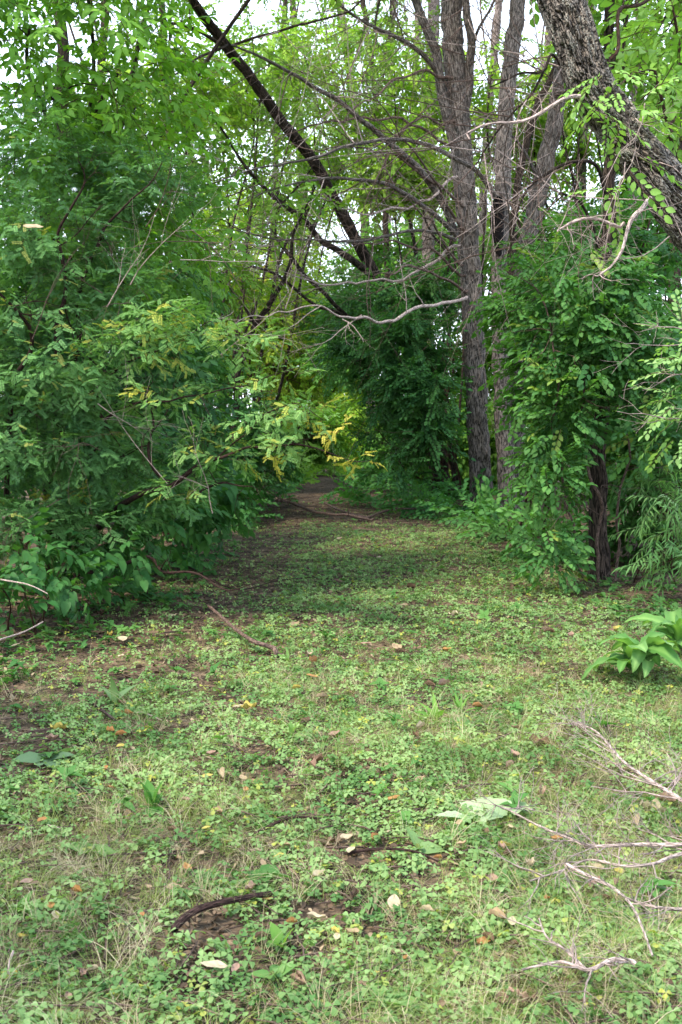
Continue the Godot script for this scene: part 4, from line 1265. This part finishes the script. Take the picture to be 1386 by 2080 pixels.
func sticks() -> void:
	# the bleached dead branches that lie in the right foreground
	stick("dead_branch", "longest bleached dead branch lying in from the right edge near the camera", [[1480, 1705, 0.07], [1386, 1711, 0.07], [1300, 1713, 0.06], [1210, 1720, 0.05], [1160, 1706, 0.04], [1095, 1682, 0.03], [1030, 1650, 0.03]], 0.0085, 0.003, 16, 0.24, "dead", "", 2)
	stick("dead_branch", "forked bleached branch lying below the longest one, its tip on the grass", [[1480, 1710, 0.06], [1386, 1728, 0.06], [1330, 1752, 0.05], [1270, 1763, 0.04], [1200, 1750, 0.03], [1150, 1775, 0.02], [1075, 1803, 0.01]], 0.0068, 0.0026, 14, 0.22, "dead", "", 1)
	stick("dead_branch", "sloping bleached branch rising from the right edge toward the dock plant", [[1440, 1660, 0.16], [1386, 1628, 0.15], [1330, 1596, 0.13], [1270, 1560, 0.12], [1215, 1500, 0.11], [1165, 1475, 0.1]], 0.0095, 0.003, 14, 0.32, "dead", "", 2)
	stick("dead_branch", "slender grey branch curving down through the grass below the forked one", [[1150, 1765, 0.03], [1190, 1790, 0.02], [1250, 1822, 0.015], [1290, 1870, 0.015], [1325, 1965, 0.01]], 0.007, 0.003, 5, 0.18, "dead", "", 1)
	stick("dead_branch", "small forked dead branch closest to the camera on the right", [[1290, 1985, 0.01], [1245, 1983, 0.02], [1195, 2005, 0.015], [1140, 1985, 0.02], [1060, 1990, 0.01]], 0.0075, 0.003, 8, 0.18, "dead", "", 1)
	stick("dead_branch", "arched twig standing up from the small forked branch", [[1195, 2005, 0.012], [1150, 1955, 0.03], [1110, 1920, 0.04], [1095, 1880, 0.05]], 0.005, 0.002, 4, 0.14, "dead", "", 0)
	stick("dead_branch", "stubby pale twig lying at the right edge below the forked branch", [[1450, 1850, 0.02], [1386, 1852, 0.02], [1320, 1848, 0.015], [1255, 1828, 0.01]], 0.008, 0.003, 6, 0.16, "dead", "", 1)
	stick("stick", "dark curved bare stick lying in the clover near the camera", [[355, 1895, 0.02], [400, 1855, 0.045], [470, 1832, 0.05], [550, 1815, 0.025]], 0.0125, 0.009, 0, 0, "dark_stick")
	stick("stick", "thin dark stick half hidden in clover behind the curved one", [[515, 1690, 0.01], [575, 1660, 0.035], [620, 1655, 0.04], [690, 1668, 0.02]], 0.007, 0.004, 0, 0, "dark_stick")
	stick("stick", "kinked dark stick in the grass left of the leafy sprig", [[700, 1735, 0.02], [770, 1728, 0.035], [840, 1738, 0.035], [890, 1760, 0.01]], 0.006, 0.003, 0, 0, "dark_stick")
	stick("stick", "grey stick with a knobbed end lying where the grass meets the shade", [[424, 1238, 0.1], [480, 1280, 0.1], [515, 1305, 0.09], [555, 1318, 0.06], [560, 1335, 0.02]], 0.011, 0.017, 2, 0.3, "stick")
	stick("stick", "thin pale stick crossing in front of the knobbed grey stick", [[412, 1345, 0.0], [455, 1318, 0.01], [500, 1300, 0.01], [640, 1340, 0.0]], 0.006, 0.004, 0, 0, "stick")
	stick("stick", "short dark stick poking up in the grass on the left", [[205, 1450, 0.08], [235, 1475, 0.0]], 0.009, 0.008, 0, 0, "stick")
	stick("stick", "pale upright twig near the lower left corner", [[18, 1995, 0.0], [20, 1960, 0.03], [28, 1935, 0.05]], 0.005, 0.003, 0, 0, "dead")
	stick("stick", "long pale bare twig jutting in at the left edge below the saplings", [[-60, 1320, 0.3], [0, 1299, 0.3], [50, 1283, 0.3], [88, 1263, 0.32]], 0.006, 0.004, 0, 0, "dead")
	stick("stick", "short pale bare twig crossing the sapling leaves at the left edge", [[-40, 1160, 0.5], [0, 1177, 0.5], [55, 1192, 0.5], [98, 1212, 0.5]], 0.007, 0.003, 0, 0, "dead")
	stick("dead_branch", "brown fallen branch with twigs lying across the shaded trail", [[480, 1045, 0.02], [555, 1020, 0.12], [590, 1022, 0.15], [640, 1040, 0.12], [700, 1050, 0.1], [760, 1058, 0.05]], 0.03, 0.018, 8, 0.8, "stick", "", 1)
	stick("dead_branch", "arched brown branch beyond the fallen one on the shaded trail", [[730, 1062, 0.02], [790, 1035, 0.15], [820, 1030, 0.2], [876, 1042, 0.05]], 0.02, 0.012, 2, 0.4, "stick", "", 1)
	stick("stick", "thick brown stick lying against the fallen branch on the trail", [[660, 1022, 0.1], [700, 1042, 0.08], [755, 1056, 0.03]], 0.022, 0.018, 0, 0, "stick")
	stick("stick", "low thin twig trailing from under the locust onto the trail", [[400, 1165, 0.05], [480, 1195, 0.04], [560, 1180, 0.03], [660, 1178, 0.0]], 0.008, 0.004, 1, 0.3, "dark_stick")
	stick("stick", "pale thin stick in the grass right of the mullein rosette", [[278, 1458, 0.0], [300, 1462, 0.01], [330, 1475, 0.0]], 0.005, 0.003, 0, 0, "dead")
	stick("stick", "brown forked stick beside the curled leaves mid clearing", [[940, 1540, 0.0], [990, 1520, 0.015], [1040, 1495, 0.02]], 0.006, 0.004, 2, 0.14, "stick")

func rosette(called: String, label: String, category: String, px: float, py: float, count: int, L: float, W: float, rear: float, lo: Color, hi: Color, profile := 0, stalk := 0.0, group := "") -> void:
	var p := gnd(px, py)
	var t := thing(called, label, category, p, group)
	var crown := MB.new()
	for k in maxi(3, count / 3):
		tube(crown, [v4(p, 0.004), v4(p + Vector3(rnd(-0.01, 0.01), 0.03 + stalk * 0.3, rnd(-0.01, 0.01)), 0.003)], 5, Color(0.16, 0.2, 0.06))
	put(crown, "stem", M.dry, t)
	for k in count:
		var m := MB.new()
		var a := TAU * k / count + rnd(-0.35, 0.35)
		var b := Basis(Vector3.UP, a) * Basis(Vector3.BACK, rear * rnd(0.3, 1.5)) * Basis(Vector3.RIGHT, rnd(-0.6, 0.6))
		var col := lo.lerp(hi, rng.randf()) * (1.0 if L > 0.3 else 0.78)
		var sc := rnd(0.6, 1.1)
		var o := p + Vector3(0, 0.012 + stalk * rnd(0.3, 1.0), 0)
		if L > 0.16:
			long_leaf(m, Transform3D(b, o), L * sc, W * sc, rnd(0.7, 1.45), col)
		else:
			leaf(m, Transform3D(b, o), L * sc, W * sc, 0.3, rnd(0.15, 0.5), profile, col)
		for v in m.v.size():
			if m.v[v].y < 0.008:
				m.v[v].y = 0.008
		put(m, "leaf", M.leaf, t)
	landmarks.append([p, landmark_name(label)])

# a long wavy leaf with a pale midrib that arches over
func long_leaf(m: MB, t: Transform3D, L: float, W: float, arch: float, col: Color) -> void:
	var n := 12
	var base := m.v.size()
	var ph := rnd(0, 6)
	var pos := Vector2.ZERO
	var ang := 0.35
	for k in n + 1:
		var s := float(k) / n
		var w := W * 0.5 * pow(sin(PI * clampf(0.06 + 0.92 * s, 0, 1)), 0.75)
		if s < 0.2:
			w = lerpf(0.006, w, s / 0.2)
		if k == n:
			w = 0.001
		for j in 5:
			var f := (j - 2) * 0.5
			var wave := 0.10 * W * sin(s * 24.0 + ph + j) * absf(f)
			m.v.append(t * Vector3(pos.x, pos.y + 0.32 * w * absf(f) + wave, f * w))
			m.n.append((t.basis.orthonormalized() * Vector3(-sin(ang), cos(ang), -0.32 * signf(f) * absf(f))).normalized())
			m.c.append(Color(col.r * 1.7, col.g * 1.45, col.b * 1.6) if j == 2 else col)
			m.uv.append(Vector2(s, f))
		pos += Vector2(cos(ang), sin(ang)) * L / n
		ang -= arch * 2.0 / n
	for k in n:
		for j in 4:
			var q := base + k * 5 + j
			m.i.append_array([q, q + 5, q + 6, q, q + 6, q + 1])

func plants_on_floor() -> void:
	rosette("dock_plant", "large dock plant with long wavy pale ribbed leaves at the right edge", "plant", 1300, 1385, 20, 0.42, 0.12, 0.7, Color(0.09, 0.22, 0.05), Color(0.2, 0.36, 0.12), 0, 0.16)
	rosette("dock_plant", "second dock clump against the right edge behind the large one", "plant", 1375, 1345, 14, 0.4, 0.1, 0.7, Color(0.08, 0.2, 0.05), Color(0.15, 0.3, 0.08), 0, 0.16)
	rosette("mullein_plant", "flat grey green mullein rosette on the left in the clover", "plant", 95, 1545, 8, 0.15, 0.075, 0.35, Color(0.15, 0.25, 0.12), Color(0.22, 0.34, 0.17))
	rosette("plantain_plant", "upright dark green plantain tuft in the clover", "plant", 312, 1640, 7, 0.12, 0.05, 1.1, Color(0.06, 0.19, 0.03), Color(0.12, 0.28, 0.05))
	rosette("plantain_plant", "broad leaved plantain in the grass at the bottom near the tan leaf", "plant", 555, 1990, 6, 0.075, 0.04, 0.6, Color(0.1, 0.25, 0.06), Color(0.2, 0.36, 0.1))
	rosette("plantain_plant", "single stemmed plantain standing just above the tan fallen leaf", "plant", 575, 1930, 3, 0.085, 0.035, 1.0, Color(0.14, 0.3, 0.05), Color(0.24, 0.42, 0.08))
	rosette("plantain_plant", "light green plantain standing in mid clearing", "plant", 593, 1505, 4, 0.12, 0.045, 1.2, Color(0.18, 0.34, 0.09), Color(0.26, 0.42, 0.12))
	rosette("plantain_plant", "dark broad leaf clump between the two thin dark sticks", "plant", 540, 1785, 5, 0.1, 0.08, 0.5, Color(0.07, 0.2, 0.05), Color(0.11, 0.26, 0.06), 3)
	rosette("plantain_plant", "tall leaf tuft in the sunlit clover left of the dock", "plant", 885, 1460, 6, 0.15, 0.035, 1.1, Color(0.14, 0.32, 0.05), Color(0.22, 0.42, 0.08), 2)
	rosette("plantain_plant", "narrower tall leaf tuft just beside the sunlit one toward the dock", "plant", 935, 1450, 5, 0.14, 0.03, 1.1, Color(0.13, 0.3, 0.05), Color(0.2, 0.4, 0.08), 2)
	rosette("plantain_plant", "pale upturned leaf pair beside the dark thin stick in the grass", "plant", 850, 1735, 3, 0.11, 0.065, 0.7, Color(0.2, 0.34, 0.12), Color(0.28, 0.42, 0.16), 3)
	rosette("plantain_plant", "grey green leaf rosette under the mid clearing stick", "plant", 190, 1735, 6, 0.11, 0.07, 0.35, Color(0.13, 0.27, 0.08), Color(0.2, 0.35, 0.1), 3)
	rosette("plantain_plant", "small leaf rosette in the lower left corner", "plant", 45, 1860, 5, 0.09, 0.05, 0.5, Color(0.1, 0.25, 0.05), Color(0.18, 0.34, 0.08), 3)
	rosette("plantain_plant", "narrow leaf tuft by the knobbed grey stick", "plant", 585, 1345, 5, 0.13, 0.03, 1.0, Color(0.12, 0.28, 0.06), Color(0.18, 0.34, 0.08), 2)
	rosette("plantain_plant", "pale standing leaf pair in the grass behind the mullein", "plant", 232, 1440, 3, 0.15, 0.05, 1.2, Color(0.18, 0.3, 0.12), Color(0.24, 0.36, 0.15), 2)
	rosette("plantain_plant", "sunlit leaf rosette under the forked dead branch", "plant", 1300, 1935, 6, 0.07, 0.06, 0.35, Color(0.2, 0.36, 0.12), Color(0.28, 0.44, 0.16), 3)
	rosette("plantain_plant", "grassy leaf rosette at the bottom edge", "plant", 790, 2050, 6, 0.08, 0.05, 0.5, Color(0.15, 0.3, 0.08), Color(0.22, 0.38, 0.12), 3)
	# the fallen sprig whose leaves show their pale undersides
	var p := gnd(1005, 1690)
	var t := thing("maple_sprig", "fallen sprig of pale jagged leaves lying on the grass", "sprig", p)
	var stem := MB.new()
	tube(stem, smooth([v4(gnd(1085, 1672) + Vector3(0, 0.05, 0), 0.004), v4(gnd(1040, 1668) + Vector3(0, 0.06, 0), 0.003), v4(gnd(1000, 1670) + Vector3(0, 0.05, 0), 0.0025), v4(gnd(950, 1680) + Vector3(0, 0.03, 0), 0.0015)], 5), 6)
	put(stem, "stem", M.dead, t)
	var ends := [gnd(1085, 1672) + Vector3(0, 0.05, 0), gnd(1000, 1670) + Vector3(0, 0.05, 0), gnd(945, 1681) + Vector3(0, 0.03, 0)]
	for k in 9:
		var m := MB.new()
		var u := (k + 1.0) / 9.0
		var q: Vector3 = ends[0].lerp(ends[1], u / 0.6) if u < 0.6 else ends[1].lerp(ends[2], (u - 0.6) / 0.4)
		var along: Vector3 = ends[2] - ends[0]
		var yaw := atan2(-along.z, along.x) + (0.0 if k == 8 else (1.0 if k % 2 else -1.0) * rnd(0.6, 1.25))
		jagged(m, Transform3D(Basis(Vector3.UP, yaw) * Basis(Vector3.BACK, rnd(-0.1, 0.4)) * Basis(Vector3.RIGHT, rnd(-0.6, 0.6)), q), rnd(0.1, 0.14), Color(0.28, 0.4, 0.18).lerp(Color(0.44, 0.55, 0.32), rng.randf()))
		put(m, "leaf", M.leaf, t)
	landmarks.append([p, "the pale leafy sprig"])

# a leaflet with toothed sides
func jagged(m: MB, t: Transform3D, L: float, col: Color) -> void:
	var n := 8
	var base := m.v.size()
	for k in n + 1:
		var s := float(k) / n
		var w := L * 0.23 * pow(sin(PI * pow(s, 0.75)), 0.8)
		if k % 2:
			w *= 1.22
		if k == 0 or k == n:
			w = 0.0005
		for j in 3:
			var f := j - 1.0
			m.v.append(t * Vector3(L * s - (0.0 if j == 1 else 0.012), 0.25 * w * absf(f) - 0.2 * L * s * s, f * w))
			m.n.append((t.basis * Vector3(0.3 * s, 1, -0.25 * f)).normalized())
			m.c.append(col)
			m.uv.append(Vector2.ZERO)
	for k in n:
		for j in 2:
			var q := base + k * 3 + j
			m.i.append_array([q, q + 3, q + 4, q, q + 4, q + 1])

func fallen_leaves() -> void:
	var tones := [["tan", Color(0.46, 0.33, 0.2)], ["brown", Color(0.2, 0.125, 0.08)], ["pinkish brown", Color(0.42, 0.27, 0.2)], ["orange", Color(0.48, 0.24, 0.09)], ["pale straw", Color(0.58, 0.47, 0.31)], ["dark brown", Color(0.12, 0.075, 0.05)], ["yellow", Color(0.6, 0.48, 0.12)]]
	var shapes := ["flat", "curled", "folded", "crumpled"]
	# those one can pick out in the photograph: px, py, length px, tone, shape
	var spots := [[720, 1832, 36, 5, 3], [435, 1988, 52, 4, 0], [800, 1850, 44, 4, 0], [1100, 1620, 40, 2, 2], [985, 1940, 40, 3, 1], [1000, 1810, 44, 2, 1], [1210, 1785, 40, 4, 1], [1075, 1780, 34, 4, 3], [1205, 1830, 42, 2, 3], [680, 1500, 36, 2, 1], [690, 1665, 0, 0, 0], [645, 1870, 40, 4, 1], [715, 1900, 30, 0, 1], [605, 2006, 46, 2, 2], [140, 2035, 30, 2, 1], [655, 1430, 26, 0, 2], [630, 1330, 26, 4, 1], [900, 1395, 36, 2, 2], [980, 1390, 30, 2, 1], [1050, 1490, 34, 0, 1], [1100, 1530, 50, 1, 3], [1045, 1555, 34, 2, 1], [450, 1580, 44, 4, 2], [405, 1600, 26, 1, 1], [380, 1770, 30, 3, 0], [640, 1555, 34, 1, 3], [635, 1570, 40, 2, 2], [245, 1530, 20, 6, 0], [225, 1505, 26, 3, 2], [215, 1575, 18, 3, 1], [230, 1605, 22, 3, 1], [430, 1542, 22, 2, 1], [290, 1885, 16, 3, 0], [48, 1915, 22, 6, 1], [115, 1880, 34, 4, 0], [520, 1740, 26, 2, 0], [580, 1725, 26, 0, 1], [650, 1782, 34, 4, 1], [590, 1885, 30, 3, 2], [600, 1270, 30, 0, 1], [555, 1325, 26, 2, 1], [690, 1190, 24, 1, 0], [730, 1212, 22, 0, 0], [250, 1318, 34, 4, 0], [350, 1262, 26, 4, 1], [30, 1325, 30, 4, 0], [80, 1395, 22, 2, 1], [245, 1350, 24, 4, 1], [750, 1560, 30, 1, 3], [845, 1520, 28, 1, 2], [800, 1640, 32, 3, 0], [855, 1600, 30, 0, 1], [1330, 1650, 60, 4, 3], [1290, 1680, 44, 4, 2], [1365, 1690, 60, 4, 1], [1350, 1640, 44, 2, 2], [1240, 1570, 34, 0, 1], [1310, 1850, 40, 2, 2], [1130, 1720, 30, 3, 1], [1320, 1560, 28, 4, 2], [930, 1700, 26, 0, 1], [900, 1870, 30, 4, 1], [1040, 1905, 30, 4, 0], [1020, 2060, 46, 1, 1], [1075, 2065, 36, 1, 3], [760, 1990, 24, 6, 1], [1010, 1900, 42, 0, 2], [480, 1700, 26, 2, 1], [350, 1690, 24, 1, 2], [110, 1700, 30, 4, 0], [85, 1720, 26, 1, 1], [500, 1610, 24, 3, 1], [870, 1330, 26, 0, 1], [760, 1380, 24, 1, 2], [820, 1240, 20, 0, 1], [1160, 1300, 24, 2, 1], [1290, 1250, 22, 4, 0], [690, 1100, 18, 4, 1], [850, 1130, 18, 3, 0], [770, 1140, 16, 4, 0]]
	# and more like them, strewn about
	for k in 110:
		spots.append([rnd(20, 1370), 1180 + 880 * pow(rng.randf(), 0.75), rnd(18, 34), rng.randi() % 7, rng.randi() % 4])
	var where_words := {"N": "beyond", "S": "in front of", "W": "left of", "E": "right of"}
	for s in spots:
		if s[2] == 0:
			continue
		var p := gnd(s[0], s[1])
		var e := trail_edge(p.z)
		if p.x < e.x - 0.6 or p.x > e.y + 0.4:
			continue
		var size: float = s[2] * p.distance_to(EYE) / FOCAL
		var m := MB.new()
		var col: Color = (tones[s[3]][1] as Color) * 0.68
		curl(m, Transform3D(Basis(Vector3.UP, rnd(0, TAU)) * Basis(Vector3.RIGHT, rnd(-0.3, 0.3)) * Basis(Vector3.BACK, rnd(-0.1, 0.3)), p + Vector3(0, 0.03 + 0.02 * rng.randf(), 0)), size, s[4], col)
		# its words: tone, shape and the nearest landmarks that still leave it single
		var near := landmarks.duplicate()
		near.sort_custom(func(a, b): return a[0].distance_squared_to(p) < b[0].distance_squared_to(p))
		var label := ""
		for k in near.size():
			var d: Vector3 = p - near[k][0]
			var way := ("N" if d.z < 0 else "S") if absf(d.z) > absf(d.x) else ("W" if d.x < 0 else "E")
			for far_word in ["", "well "]:
				if far_word == "" and d.length() > 0.6:
					continue
				label = "%s %s fallen leaf lying %s%s the %s" % [shapes[s[4]], tones[s[3]][0], far_word, where_words[way], str(near[k][1]).trim_prefix("the ")]
				if not used_labels.has(label):
					break
			if label != "" and not used_labels.has(label):
				break
		used_labels[label] = true
		var o := MeshInstance3D.new()
		o.name = numbered("fallen_leaf")
		o.mesh = mesh_of(m, p)
		o.material_override = M.dry
		add_child(o)
		o.position = p
		tag(o, label, "leaf", "dry leaves fallen on the clearing")

func curl(m: MB, t: Transform3D, L: float, shape: int, col: Color) -> void:
	var n := 8
	var base := m.v.size()
	var bend: float = [0.15, 1.5, 0.4, 0.9][shape]
	var roll: float = [0.2, 0.7, 1.6, 1.0][shape]
	var crumple: float = [0.02, 0.04, 0.04, 0.14][shape]
	var pos := Vector2(-L * 0.5, 0)
	var ang := -bend * 0.5
	var ph := rnd(0, 9)
	for k in n + 1:
		var s := float(k) / n
		var w := L * 0.28 * pow(sin(PI * clampf(pow(s, 0.8), 0.01, 0.99)), 0.8)
		for j in 5:
			var f := (j - 2) * 0.5
			var a := roll * f
			var y := w * (1.0 - cos(a)) / maxf(roll * 0.5, 0.1) + crumple * L * sin(s * 11.0 + ph + j * 1.9)
			m.v.append(t * Vector3(pos.x, pos.y + y, w * sin(a) / maxf(roll, 0.1) * 2.0 * 0.5))
			m.n.append((t.basis * Vector3(-sin(ang), cos(ang), -sin(a) * 0.8)).normalized())
			var g := rnd(0.8, 1.2) * (0.8 if j == 2 else 1.0)
			m.c.append(Color(col.r * g, col.g * g, col.b * g))
			m.uv.append(Vector2(s, f))
		pos += Vector2(cos(ang), sin(ang)) * L / n
		ang += bend / n
	for k in n:
		for j in 4:
			var q := base + k * 5 + j
			m.i.append_array([q, q + 5, q + 6, q, q + 6, q + 1])
	renormal(m)
